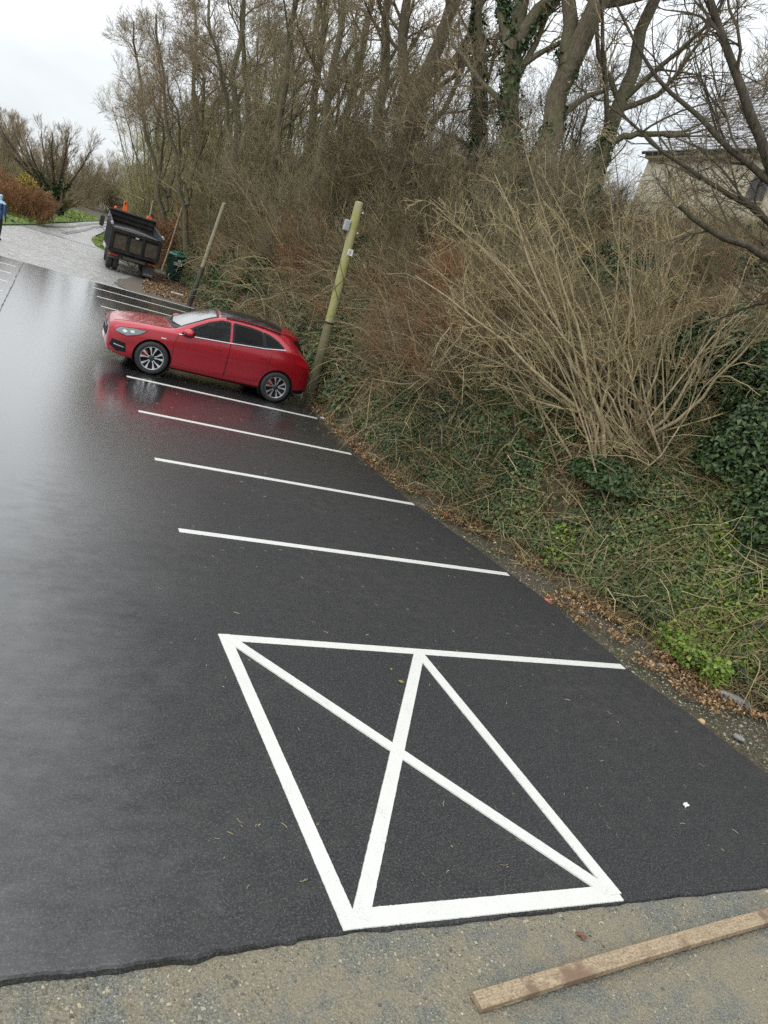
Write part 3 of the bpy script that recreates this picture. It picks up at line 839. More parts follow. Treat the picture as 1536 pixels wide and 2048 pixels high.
def scatter(name, pts, kinds, scales, rots):
    """one 'stuff' object: shrubs instanced on its points with geometry nodes"""
    me = bpy.data.meshes.new(name); me.from_pydata([tuple(p) for p in pts], [], [])
    for nm, ty, vals in (('sort', 'INT', kinds), ('size', 'FLOAT', scales), ('turn', 'FLOAT', rots)):
        a = me.attributes.new(nm, ty, 'POINT'); a.data.foreach_set('value', np.asarray(vals))
    o = link(name, me)
    ng = bpy.data.node_groups.new(name, 'GeometryNodeTree')
    ng.interface.new_socket('Geometry', in_out='INPUT', socket_type='NodeSocketGeometry')
    ng.interface.new_socket('Geometry', in_out='OUTPUT', socket_type='NodeSocketGeometry')
    gi = ng.nodes.new('NodeGroupInput'); go = ng.nodes.new('NodeGroupOutput')
    jn = ng.nodes.new('GeometryNodeJoinGeometry')
    def attr(nm, ty):
        a = ng.nodes.new('GeometryNodeInputNamedAttribute'); a.data_type = ty; a.inputs[0].default_value = nm
        return a.outputs[0]
    sort = attr('sort', 'INT'); size = attr('size', 'FLOAT'); turn = attr('turn', 'FLOAT')
    cx_ = ng.nodes.new('ShaderNodeCombineXYZ'); ng.links.new(turn, cx_.inputs[2])
    for i, so in enumerate(SRC_OBJ):
        oi = ng.nodes.new('GeometryNodeObjectInfo'); oi.inputs['Object'].default_value = so; oi.inputs['As Instance'].default_value = True
        cmp_ = ng.nodes.new('FunctionNodeCompare'); cmp_.data_type = 'INT'; cmp_.operation = 'EQUAL'
        ng.links.new(sort, cmp_.inputs[2]); cmp_.inputs[3].default_value = i
        ip = ng.nodes.new('GeometryNodeInstanceOnPoints')
        ng.links.new(gi.outputs[0], ip.inputs['Points']); ng.links.new(cmp_.outputs[0], ip.inputs['Selection'])
        ng.links.new(oi.outputs['Geometry'], ip.inputs['Instance']); ng.links.new(cx_.outputs[0], ip.inputs['Rotation']); ng.links.new(size, ip.inputs['Scale'])
        ng.links.new(ip.outputs[0], jn.inputs[0])
    ng.links.new(jn.outputs[0], go.inputs[0])
    md = o.modifiers.new('scatter', 'NODES'); md.node_group = ng
    tag(o, kind='stuff')
    return o
g = np.random.default_rng(81)
pts, kinds, scales = [], [], []
def scrub(n, y0, y1, s0, s1, sc, probs, thr=0.0, seed=5):
    x, y, s = sample_bank(n, y0, y1, s0, s1, g)
    m = vnoise(x*0.35, y*0.35, seed) >= thr
    for xx, yy_ in zip(x[m], y[m]):
        if math.hypot(xx-5.3, yy_-38.0) < 1.9: continue
        k_ = 0.58 if (xx > yy_*0.66 and yy_ < 17) else 1.0       # kept low below the house
        pts.append((xx, yy_, float(ground_z(xx, yy_))-0.05)); kinds.append(g.choice(len(probs), p=probs)); scales.append(g.uniform(*sc)*k_)
scrub(150, 10.5, 26, 2.0, 8, (0.5, 1.0), (0.32, 0.18, 0.28, 0.14, 0.08))
scrub(200, 20, 60, 1.2, 9, (0.7, 1.35), (0.32, 0.34, 0.16, 0.1, 0.08))
scrub(130, 50, 110, -0.3, 10, (1.0, 1.9), (0.42, 0.40, 0.1, 0.03, 0.05))
scrub(60, 4.5, 13, 4.5, 10, (0.4, 0.8), (0.25, 0.15, 0.3, 0.1, 0.2))
scrub(70, 26, 45, 0.4, 1.8, (0.4, 0.75), (0.25, 0.2, 0.3, 0.1, 0.15))
scrub(50, 11.5, 24, 2.2, 8, (0.45, 0.8), (0, 0, 0, 0, 0, 0.5, 0.5))
scrub(60, 24, 45, 1.5, 8, (0.7, 1.2), (0, 0, 0, 0, 0, 0.7, 0.3))
scrub(150, 9.8, 24, 0.5, 3.4, (0.32, 0.62), (0.32, 0.05, 0.36, 0.22, 0.05))
scatter('hillside_scrub', pts, kinds, scales, g.uniform(0, 6.28, len(pts)))

# far side of the lane, left: scrubby hedge bank behind the verge
pts, kinds, scales = [], [], []
for i in range(230):
    yy_ = g.uniform(60, 125); xx = g.uniform(-26, np.interp(yy_, [60, 70, 90, 125], [-3, -1.5, 1.5, 10]))
    pts.append((xx, yy_, float(ground_z(xx, yy_))-0.05)); kinds.append(g.choice(5, p=(0.5, 0.3, 0.12, 0.03, 0.05))); scales.append(g.uniform(0.7, 1.3))
for i in range(90):      # hedge across the end of the lane
    xx = g.uniform(2, 40); yy_ = g.uniform(98, 118)
    pts.append((xx, yy_, float(ground_z(xx, yy_))-0.05)); kinds.append(g.choice(5, p=(0.5, 0.35, 0.1, 0.0, 0.05))); scales.append(g.uniform(1.2, 2.4))
scatter('far_scrub', pts, kinds, scales, g.uniform(0, 6.28, len(pts)))

# verge grass left of the lane and the little green corner behind the truck
VERGE = simple('verge_turf', (0.075, 0.125, 0.026), 0.8, 0.4, 3, bump=0.8, bscale=30)
def turf(name, poly, z=0.05, seed=1, dense=2200):
    gg = np.random.default_rng(seed)
    poly = np.array(poly)
    bm = bmesh.new()
    vs_ = [bm.verts.new((p[0], p[1], z)) for p in poly]
    lo = [bm.verts.new((p[0]+0.0, p[1]-0.0, -0.06)) for p in poly]
    bm.faces.new(vs_)
    n = len(poly)
    for i in range(n): bm.faces.new((vs_[i], lo[i], lo[(i+1) % n], vs_[(i+1) % n]))
    o = done(bm, name, VERGE); tag(o, kind='structure')
    mn, mx_ = poly.min(0), poly.max(0)
    q = gg.uniform(mn, mx_, (dense*3, 2))
    ins = np.zeros(len(q), bool)
    for i in range(n):
        a, b = poly[i], poly[(i+1) % n]
        c_ = ((a[1] > q[:, 1]) != (b[1] > q[:, 1])) & (q[:, 0] < (b[0]-a[0])*(q[:, 1]-a[1])/(b[1]-a[1]+1e-9)+a[0])
        ins ^= c_
    q = q[ins][:dense]
    P = np.c_[q, np.full(len(q), z+0.06)]
    V, F = leaf_quads(P, nrm(np.array([-0.1, -0.6, 0.6])+gg.normal(size=P.shape)*0.35), gg.uniform(0.12, 0.3, len(P)), gg, fold=0.1, aspect=0.6)
    return V, F, np.repeat(np.clip(gg.normal(0.45, 0.25, len(P)), 0, 1), 4)
P_ = [turf('verge', [(-16, 41.0), (-4, 41.2), (-2.3, 42.2), (-1.7, 45.3), (-1.0, 49), (-0.5, 53), (0.0, 56.5), (0.8, 60.5), (1.6, 66), (2.6, 72), (3.6, 77.5), (3.0, 80), (-6, 80), (-16, 70)], 0.05, 5, 5200),
      turf('verge_corner', [(2.0, 46.3), (1.9, 50), (2.5, 54), (3.3, 60), (5.0, 62), (6.6, 60), (5.4, 50), (4.2, 42.5), (3.0, 43.2)], 0.03, 6, 1500)]
GRS = leafmat('verge_grass', [(0.0, (0.05, 0.085, 0.018)), (0.5, (0.12, 0.19, 0.035)), (1.0, (0.24, 0.28, 0.07))], 0.6, 0.25)
cover('verge_grass', P_, GRS)
# ================================================================== TREES AND SHRUBS
def bark(name, dark, light, moss=None, mossamt=0.5):
    s = NT(name)
    v = s.coord('Object', (1, 1, 0.25)); v2 = s.coord('Object')
    f = s.noise(v, 26, 6, 0.7); m_ = s.noise(v2, 2.0, 5, 0.65)
    c = s.ramp(f, [(0.3, dark), (0.7, light)])
    if moss: c = s.mix(s.ramp(m_, [(0.45, 0.0), (0.65, mossamt)]), c, moss)
    s.set(Base_Color=c, Roughness=0.85, Specular_IOR_Level=0.2)
    s.bump(f, 0.8, 0.03)
    return s.m
BARK = bark('tree_bark', (0.05, 0.042, 0.029), (0.20, 0.17, 0.118), (0.11, 0.12, 0.045), 0.5)
BARK_GREY = bark('grey_bark', (0.055, 0.05, 0.034), (0.215, 0.19, 0.132), (0.13, 0.135, 0.055), 0.5)
BARK_DARK = bark('dark_bark', (0.03, 0.026, 0.02), (0.12, 0.10, 0.075), (0.085, 0.09, 0.04), 0.4)
BARK_HAZEL = bark('hazel_bark', (0.17, 0.135, 0.078), (0.50, 0.41, 0.255), (0.20, 0.185, 0.09), 0.5)
BARK_HAZEL2 = bark('hazel_bark_old', (0.10, 0.08, 0.05), (0.30, 0.24, 0.155), (0.19, 0.18, 0.08), 0.6)
BARK_HAZEL3 = bark('hazel_bark_young', (0.22, 0.165, 0.10), (0.56, 0.46, 0.31), None)
TWIG_GREY = leafmat('twig_grey', [(0.0, (0.045, 0.034, 0.026)), (0.5, (0.11, 0.085, 0.064)), (1.0, (0.20, 0.16, 0.12))], 0.85, 0.2, 2.15)
TWIG_DARK = leafmat('twig_dark', [(0.0, (0.02, 0.017, 0.014)), (0.5, (0.055, 0.046, 0.037)), (1.0, (0.11, 0.095, 0.075))], 0.85, 0.2, 1.3)
TWIG_HAZEL = leafmat('twig_hazel', [(0.0, (0.10, 0.08, 0.05)), (0.5, (0.22, 0.175, 0.11)), (1.0, (0.37, 0.30, 0.20))], 0.8, 0.2, 1.45)

def build_tree(name, base, trunks, levels, bark_mat, twig_mat, seed, ivy=0, ivyh=5.0, ivysize=0.10, trunk_sides=9, limb_level=1, ivy_r=0.16, kink=0.0):
    """trunks: list of (polyline in world coordinates, r0, r1). levels: list of dicts for grow()."""
    gg = np.random.default_rng(seed)
    base = np.array(base, float)
    root = empty(name, base)
    K = 14
    TP, TR = [], []
    for poly, r0, r1 in trunks:
        p = resample(np.array(poly, float)-base, K)
        p[1:-1] += gg.normal(size=(K-2, 3))*r0*0.22
        if kink: p[1:] += np.cumsum(gg.normal(size=(K-1, 3))*np.array([kink, kink, kink*0.3]), axis=0)
        TP.append(p); TR.append(np.linspace(0, 1, K)**0.8*(r1-r0)+r0)
    TP = np.array(TP); TR = np.array(TR)
    TR[:, 0] *= 1.25
    big = [tubes(TP, TR, trunk_sides)]
    small, rn = [], []
    P, Q = TP, TR
    for i, lv in enumerate(levels):
        P, Q = grow(P, Q, g=gg, **lv)
        sd = 6 if i == 0 and limb_level > 0 else 3
        V, F = tubes(P, Q, sd)
        if i < limb_level: big.append((V, F))
        else:
            small.append((V, F)); rn.append(np.repeat(np.clip(gg.normal(0.5, 0.22, len(P)), 0, 1), P.shape[1]*sd))
    V, F = merge(big)
    link('trunk', np_mesh('trunk', V, F, smooth=True), bark_mat, root)
    V, F = merge(small)
    link('crown', np_mesh('crown', V, F, rnd=np.concatenate(rn)), twig_mat, root)
    if ivy:
        ti = gg.integers(0, len(TP), ivy); f = gg.random(ivy)**1.2
        zz = f*(K-1); i0 = np.minimum(zz.astype(int), K-2); w = (zz-i0)[:, None]
        c = TP[ti, i0]*(1-w)+TP[ti, i0+1]*w; rad = TR[ti, i0]
        a = gg.uniform(0, 6.28, ivy)
        d = np.stack([np.cos(a), np.sin(a), gg.normal(size=ivy)*0.25], -1)
        lump = vnoise(np.cos(a)*1.2+ti*7, c[:, 2]*0.9, seed)
        k = (c[:, 2] < ivyh*(0.75+0.5*vnoise(a, ti*3.0, seed+2))) & (lump > 0.25)
        c, rad, d, lump = c[k], rad[k], d[k], lump[k]
        p = c+d*(rad+ivy_r*lump*gg.random(len(c)))[:, None]
        V, F = leaf_quads(p, nrm(d*0.8+gg.normal(size=d.shape)*0.45+np.array([0, 0, 0.3])), gg.uniform(ivysize*0.6, ivysize*1.4, len(p)), gg)
        link('ivy', np_mesh('ivy', V, F, rnd=np.repeat(np.clip(gg.normal(0.4, 0.22, len(p)), 0, 1), 4)), IVY, root)
    return root

def on_ground(x, y, dz=-0.1): return (x, y, float(ground_z(x, y))+dz)
BIG = lambda n1=11, l1=(2.6, 4.8): [dict(n=n1, trange=(0.3, 1.0), length=l1, angle=(0.5, 1.05), k=8, wander=0.17, up=0.06, rr=0.42, rmin=0.015, rtip=0.25),
    dict(n=8, trange=(0.2, 1.0), length=(1.0, 2.2), angle=(0.4, 1.0), k=5, wander=0.18, up=0.06, rr=0.55, rmin=0.008, rtip=0.3),
    dict(n=6, trange=(0.15, 1.0), length=(0.45, 1.1), angle=(0.4, 1.0), k=4, wander=0.18, up=0.08, rr=0.55, rmin=0.0075, rtip=0.45),
    dict(n=5, trange=(0.2, 1.0), length=(0.2, 0.6), angle=(0.4, 0.95), k=3, wander=0.17, up=0.08, rr=0.6, rmin=0.0062, rtip=0.55)]

# --- the four big ivy-clad trees on the brow above the bank
GRP = None
t = build_tree('ash_tree', on_ground(9.75, 16.3), [([on_ground(9.75, 16.3), (9.72, 16.32, 5.8), (9.67, 16.35, 6.8), (9.58, 16.41, 8.2), (9.62, 16.4, 9.4), (9.8, 16.3, 10.9), (10.4, 15.9, 13.5), (11.0, 15.4, 16)], 0.35, 0.12),
    ([(9.62, 16.4, 8.9), (9.2, 16.7, 10.2), (8.6, 17.0, 12.0), (8.0, 17.2, 14.5)], 0.2, 0.06)], BIG(9), BARK, TWIG_GREY, 801, ivy=5000, ivyh=4.6, ivy_r=0.12)
tag(t, 'thickest bare tree leaning on the brow, ivy on its lower trunk only', 'tree', 'large bare trees above the bank')
t = build_tree('ash_tree', on_ground(10.0, 17.35), [([on_ground(10.0, 17.35), (9.92, 17.37, 5.7), (9.5, 17.6, 7.1), (9.05, 17.86, 8.3), (8.75, 18.0, 9.5), (8.6, 18.05, 10.6), (8.5, 18.1, 14.5)], 0.31, 0.10),
    ([(8.85, 17.95, 9.1), (9.3, 17.6, 10.4), (9.9, 17.3, 12.2), (10.3, 17, 15)], 0.2, 0.05), ([(8.8, 18.0, 9.3), (8.2, 18.5, 10.5), (7.2, 19.0, 12.6)], 0.15, 0.05)], BIG(7), BARK_GREY, TWIG_GREY, 802, ivy=6500, ivyh=6.4, ivy_r=0.2)
tag(t, 'upright tree forked high up and clothed in ivy to the fork', 'tree', 'large bare trees above the bank')
t = build_tree('ash_tree', on_ground(10.2, 19.5), [([on_ground(10.2, 19.5), (10.14, 19.52, 6.0), (9.6, 19.8, 7.8), (9.0, 20.07, 9.5), (8.6, 20.25, 10.6), (8.1, 20.5, 14)], 0.22, 0.06)], BIG(10, (1.8, 3.4)), BARK_GREY, TWIG_GREY, 803, ivy=4200, ivyh=6.0, ivy_r=0.16)
tag(t, 'slim straight tree covered in ivy, beside the forked ivy-clothed tree', 'tree', 'large bare trees above the bank')
t = build_tree('ash_tree', on_ground(11.45, 16.4), [([on_ground(11.45, 16.4), (11.37, 16.45, 6.8), (11.25, 16.54, 7.8), (11.33, 16.48, 8.6), (11.21, 16.56, 9.8), (11.2, 16.57, 10.6), (11.4, 16.5, 12), (11.9, 16.2, 15)], 0.26, 0.07),
    ([(11.3, 16.5, 7.9), (11.9, 15.9, 8.25), (12.5, 15.1, 8.4)], 0.09, 0.05)], BIG(9), BARK_GREY, TWIG_GREY, 804, ivy=4500, ivyh=3.0, ivy_r=0.12)
tag(t, 'crooked bare tree with a cut horizontal limb, nearest the slate roof', 'tree', 'large bare trees above the bank')
# --- stems further along the brow
t = build_tree('ash_tree', on_ground(9.8, 24.1), [([on_ground(9.8, 24.1), (9.67, 24.14, 6.0), (9.33, 24.27, 7.8), (9.41, 24.24, 9.4), (9.6, 24.16, 11.2), (9.7, 24.1, 16)], 0.36, 0.1), ([(9.35, 24.25, 7.4), (8.9, 24.8, 9.2), (8.5, 25.2, 11.4), (8.2, 25.4, 14.5)], 0.24, 0.07)], BIG(10), BARK, TWIG_GREY, 805, ivy=4000, ivyh=3.4)
tag(t, 'stout reddish-brown tree splitting into two stems on the brow', 'tree', 'large bare trees above the bank')
t = build_tree('ash_tree', on_ground(9.8, 26.2), [([on_ground(9.8, 26.2), (9.5, 26.3, 6.6), (9.04, 26.5, 8.9), (8.3, 26.7, 11.6), (7.8, 27, 15.5)], 0.26, 0.08)], BIG(10), BARK_GREY, TWIG_GREY, 806)
tag(t, 'plain straight tree behind the two-stemmed one', 'tree', 'large bare trees above the bank')
proto = None
for i, (x, y, rz, sc) in enumerate(((8.6, 30.8, 0.0, 1.0), (7.6, 31.9, 0.7, 0.93), (8.2, 28.0, -0.6, 0.95), (10.5, 34, 1.3, 1.08))):
    b = on_ground(x, y)
    if proto is None:
        proto = t = build_tree('bare_tree', b, [([b, (x-0.5, y+0.2, b[2]+5.2), (x-1.2, y+0.4, b[2]+9.8), (x-2.0, y+0.6, b[2]+15)], 0.23, 0.05)], BIG(11, (2.4, 4.6)), BARK_GREY, TWIG_GREY, 820)
    else:
        t = copy_tree(proto); t.location = b; t.rotation_euler = (0, 0, rz); t.scale = (sc,)*3
    tag(t, 'tall slender bare tree in the wood above the second pole', 'tree', 'slender trees above the second pole')
for i, (x, y, dx, dy, h, r, lb) in enumerate(((7.3, 36.5, -2.2, 1.0, 13.5, 0.24, 'tall bare tree above the green bin, its boughs reaching out over the yard'), (7.0, 43.5, -1.8, 0.5, 12.5, 0.2, 'tall bare tree overhanging the truck, fine twigs against the sky'), (8.6, 40.0, -1.5, 0.0, 14.5, 0.24, 'tall bare tree behind the two that overhang the truck and bin'))):
    b = on_ground(x, y)
    if i == 2:
        t = copy_tree(over); t.location = b; t.rotation_euler = (0, 0, 0.9); t.scale = (1.06,)*3; tag(t, lb, 'tree'); continue
    over = t = build_tree('bare_tree', b, [([b, (x+dx*0.25, y+dy*0.4, b[2]+h*0.3), (x+dx*0.7, y+dy, b[2]+h*0.65), (x+dx, y+dy*1.4, b[2]+h)], r, 0.05),
        ([(x+dx*0.2, y, b[2]+h*0.25), (x+dx*0.9, y-0.5, b[2]+h*0.5), (x+dx*1.7, y-0.6, b[2]+h*0.75)], r*0.6, 0.04), ([(x+dx*0.2, y, b[2]+h*0.32), (x+0.8, y+0.9, b[2]+h*0.6), (x+1.0, y+1.2, b[2]+h*0.9)], r*0.6, 0.04)], BIG(8, (2.0, 4.0)), BARK_GREY, TWIG_GREY, 840+i, kink=0.13)
    tag(t, lb, 'tree')

# --- tree beyond the right edge whose dark boughs arch in front of the roof
DK = [dict(n=9, trange=(0.15, 1.0), length=(0.9, 2.4), angle=(0.35, 0.9), k=7, wander=0.16, up=0.06, rr=0.5, rmin=0.006, rtip=0.3),
      dict(n=7, trange=(0.15, 1.0), length=(0.4, 1.1), angle=(0.4, 1.0), k=5, wander=0.2, up=0.05, rr=0.6, rmin=0.004, rtip=0.4),
      dict(n=5, trange=(0.2, 1.0), length=(0.12, 0.4), angle=(0.4, 1.0), k=3, wander=0.2, up=0.05, rr=0.6, rmin=0.003, rtip=0.5)]
b = on_ground(10.9, 5.5)
fork = (8.55, 7.15, 5.1)
t = build_tree('thorn_tree', b, [([b, (10.3, 5.95, 4.0), (9.5, 6.5, 4.7), fork, (8.2, 7.4, 5.75)], 0.17, 0.10),
    ([(8.35, 7.3, 5.45), (7.79, 7.77, 6.09), (7.47, 8.08, 6.59), (7.03, 8.46, 7.21), (6.6, 8.8, 7.9), (6.2, 9.2, 8.6)], 0.085, 0.03),
    ([(8.2, 7.4, 5.75), (7.9, 7.7, 5.95), (7.45, 8.2, 6.15), (6.95, 8.75, 6.62), (6.5, 9.2, 6.85), (6.0, 9.6, 7.5)], 0.055, 0.015),
    ([(8.2, 7.4, 5.7), (8.1, 7.55, 6.3), (7.75, 7.9, 7.0), (7.5, 8.1, 8.0)], 0.06, 0.02),
    ([(8.5, 7.2, 5.2), (7.9, 7.75, 5.6), (7.4, 8.2, 5.72), (6.8, 8.8, 6.0), (6.3, 9.4, 6.35)], 0.05, 0.014),
    ([(9.6, 6.4, 4.6), (8.4, 7.05, 4.95), (7.79, 7.28, 5.08), (7.48, 7.55, 5.05), (7.09, 7.85, 5.12), (6.9, 8.0, 5.3)], 0.075, 0.03),
    ([(8.2, 7.4, 5.7), (8.3, 7.2, 6.6), (8.1, 7.4, 7.6), (8.0, 7.5, 8.8)], 0.06, 0.02)], DK, BARK_DARK, TWIG_DARK, 830, limb_level=0, trunk_sides=8)
tag(t, 'dark thorn tree whose mossy boughs arch in front of the slate roof', 'tree')

# --- hazel stool on the bank
def hazel(base, seed):
    gg = np.random.default_rng(seed)
    base = np.array(base)
    root = empty('hazel_shrub', base)
    tips = np.array([(5.3, 11.3, 3.4), (5.3, 11.3, 4.3), (5.6, 11.1, 4.7), (6.0, 11.0, 5.1), (6.5, 10.7, 5.4), (6.9, 10.45, 5.7), (7.3, 10.1, 5.6), (7.8, 9.75, 5.7), (8.2, 9.4, 5.7), (8.6, 9.0, 5.6), (9.0, 8.6, 5.2), (9.25, 8.3, 4.6), (5.9, 10.9, 2.7), (5.6, 11.1, 3.8), (6.2, 10.9, 4.6), (6.7, 10.4, 5.0), (7.5, 9.9, 5.4), (8.0, 9.5, 5.4)])
    n = 54
    P = np.zeros((n, 9, 3)); Q = np.zeros((n, 9))
    for i in range(n):
        tip = tips[i % len(tips)]+gg.normal(size=3)*0.3
        dep = gg.uniform(-0.8, 1.6); v = np.array([tip[0], tip[1], 0]); tip = tip+v/np.linalg.norm(v)*dep*0.5
        bb = base+np.array([gg.normal()*0.33, gg.normal()*0.33, 0]); bb[2] = float(ground_z(bb[0], bb[1]))-0.1
        L_ = np.linalg.norm(tip-bb)
        mid = bb*0.55+tip*0.45+np.array([0, 0, 1])*L_*gg.uniform(0.02, 0.12)
        tt = np.linspace(0, 1, 9)[:, None]
        p = (1-tt)**2*bb+2*tt*(1-tt)*mid+tt**2*tip
        p[1:] += np.cumsum(gg.normal(size=(8, 3))*0.06, axis=0)
        P[i] = p; Q[i] = np.linspace(1, 0.22, 9)*gg.choice([0.017, 0.022, 0.028, 0.04], p=[0.35, 0.35, 0.2, 0.1])
    for i in range(n):
        V, F = tubes(P[i:i+1]-base, Q[i:i+1], 7)
        link('stem', np_mesh('stem', V, F, smooth=True), [BARK_HAZEL, BARK_HAZEL, BARK_HAZEL2, BARK_HAZEL3][i % 4], root)
    c1 = grow(P, Q, 7, (0.2, 1.0), (0.6, 1.7), (0.3, 0.85), 6, 0.22, 0.04, 0.62, 0.0045, 0.35, gg)
    c2 = grow(c1[0], c1[1], 4, (0.15, 1.0), (0.2, 0.8), (0.35, 1.0), 4, 0.22, 0.05, 0.6, 0.0045, 0.5, gg)
    c3 = grow(c2[0], c2[1], 3, (0.2, 1.0), (0.06, 0.22), (0.4, 1.0), 3, 0.2, 0.04, 0.7, 0.0036, 0.6, gg)
    # low drooping shoots at the foot
    m = 40; bb = base+np.c_[gg.normal(size=(m, 2))*0.4, np.full(m, 0.1)]
    d = nrm(np.c_[gg.uniform(-1.2, -0.2, m), gg.uniform(-0.9, 0.9, m), gg.uniform(0.1, 0.7, m)])
    S = np.zeros((m, 6, 3)); S[:, 0] = bb
    for j in range(1, 6): S[:, j] = S[:, j-1]+d*gg.uniform(0.15, 0.3, m)[:, None]; d = nrm(d+gg.normal(size=d.shape)*0.18+np.array([0, 0, -0.05]))
    SR = np.repeat(np.linspace(0.008, 0.004, 6)[None], m, 0)
    c4 = grow(S, SR, 5, (0.2, 1.0), (0.15, 0.5), (0.4, 1.0), 4, 0.2, 0.0, 0.6, 0.003, 0.5, gg)
    parts, rn = [], []
    for (p, q) in (c1, c2, c3, (S, SR), c4):
        V, F = tubes(p-base, q, 3); parts.append((V, F)); rn.append(np.repeat(np.clip(gg.normal(0.5, 0.22, len(p)), 0, 1), p.shape[1]*3))
    V, F = merge(parts)
    link('twigs', np_mesh('twigs', V, F, rnd=np.concatenate(rn)), TWIG_HAZEL, root)
    return root
t = hazel(on_ground(8.5, 8.75, 0), 850)
tag(t, 'big many-stemmed hazel with pale tan stems fanning out over the bank', 'shrub')

# --- young multi-stemmed trees packed along the bank by the truck
SAP = [dict(n=10, trange=(0.15, 1.0), length=(1.4, 3.2), angle=(0.4, 1.0), k=6, wander=0.2, up=0.07, rr=0.5, rmin=0.008, rtip=0.3),
       dict(n=8, trange=(0.15, 1.0), length=(0.6, 1.6), angle=(0.4, 1.0), k=4, wander=0.2, up=0.08, rr=0.6, rmin=0.006, rtip=0.4),
       dict(n=6, trange=(0.2, 1.0), length=(0.25, 0.7), angle=(0.4, 1.0), k=3, wander=0.2, up=0.08, rr=0.65, rmin=0.005, rtip=0.5)]
def sapling(name, seed, h, stems, lean, r, bk, tw):
    gg = np.random.default_rng(seed)
    trs = []
    for i in range(stems):
        d = gg.normal(size=2)*lean; o = gg.normal(size=2)*0.2
        trs.append(([(o[0], o[1], -0.2), (o[0]+d[0]*0.25, o[1]+d[1]*0.25, h*0.35), (o[0]+d[0]*0.7, o[1]+d[1]*0.7, h*0.7), (o[0]+d[0], o[1]+d[1], h*gg.uniform(0.85, 1.05))], r*gg.uniform(0.7, 1.2), r*0.25))
    return build_tree(name, (0, 0, 0), trs, SAP, bk, tw, seed, limb_level=0, trunk_sides=7, kink=0.09)
PROTO = [sapling('young_tree', 861, 8.0, 6, 1.5, 0.09, BARK_GREY, TWIG_OLIVE), sapling('young_tree', 862, 7.0, 7, 1.7, 0.07, BARK_GREY, TWIG_OLIVE), sapling('young_tree', 863, 6.0, 8, 1.5, 0.06, BARK_GREY, TWIG)]
used = [False]*3
def place(k, x, y, sc, rz, label, group, cat='tree', dz=0.0):
    o = PROTO[k] if not used[k] else copy_tree(PROTO[k]); used[k] = True
    o.location = (x, y, float(ground_z(x, y))+dz); o.scale = (sc,)*3; o.rotation_euler = (0, 0, rz)
    tag(o, label, cat, group)
    return o
g = np.random.default_rng(91)
for i, (x, y, k, sc) in enumerate(((6.3, 46, 0, 1.0), (6.2, 50, 1, 1.15), (5.7, 54, 0, 1.0), (5.6, 59, 1, 1.15), (5.7, 64, 0, 1.05), (6.2, 70, 1, 1.2), (7.2, 77, 0, 1.2), (9.2, 86, 1, 1.3), (8.4, 47, 1, 1.25), (9.0, 54, 0, 1.3), (9.6, 62, 1, 1.4), (10.5, 74, 0, 1.4), (7.0, 42.5, 1, 0.95))):
    place(k, x, y, sc, g.uniform(0, 6.28), 'olive-twigged young tree in the thicket along the lane behind the truck', 'young trees along the lane')
for i, (x, y, k, sc) in enumerate(((6.9, 38.5, 0, 0.95), (7.2, 34.5, 2, 1.05), (7.4, 29.5, 2, 1.0), (8.4, 37, 1, 1.1), (8.3, 33, 0, 1.0), (9.2, 41, 0, 1.15), (7.9, 24.5, 2, 0.95), (8.6, 21.5, 2, 0.9), (9.4, 30.5, 1, 1.1))):
    place(k, x, y, sc, g.uniform(0, 6.28), 'brown-twigged young tree on the slope above the two leaning poles', 'young trees above the poles')
for i, (x, y, k, sc) in enumerate(((8.9, 14.2, 2, 0.5), (8.6, 15.4, 2, 0.55), (9.3, 15.0, 2, 0.5))):
    place(k, x, y, sc, g.uniform(0, 6.28), 'thin bare sapling on the slope behind the hazel', 'saplings behind the hazel')

for i, (x, y, k, sc) in enumerate(((8.6, 18.9, 2, 0.8), (10.9, 18.4, 2, 0.75), (9.6, 22.8, 2, 0.95), (12.6, 19.5, 2, 0.8), (9.0, 28.6, 0, 0.95), (10.2, 32.0, 1, 1.1))):
    place(k, x, y, sc, g.uniform(0, 6.28), 'thin twiggy tree growing between the large trunks on the brow', 'thin trees between the large trunks')
for i, (x, y, rz, sc, tilt) in enumerate(((6.0, 47.0, 0.3, 0.95, -5), (6.3, 53.0, -0.5, 1.0, -4), (6.2, 41.0, 0.1, 0.85, -6))):
    t = copy_tree(over); t.location = on_ground(x, y); t.scale = (sc,)*3
    t.rotation_euler = (Matrix.Rotation(R(tilt), 3, 'Y') @ Matrix.Rotation(rz, 3, 'Z')).to_euler()
    tag(t, 'branching bare tree leaning out over the yard beyond the truck', 'tree', 'trees leaning over the yard')

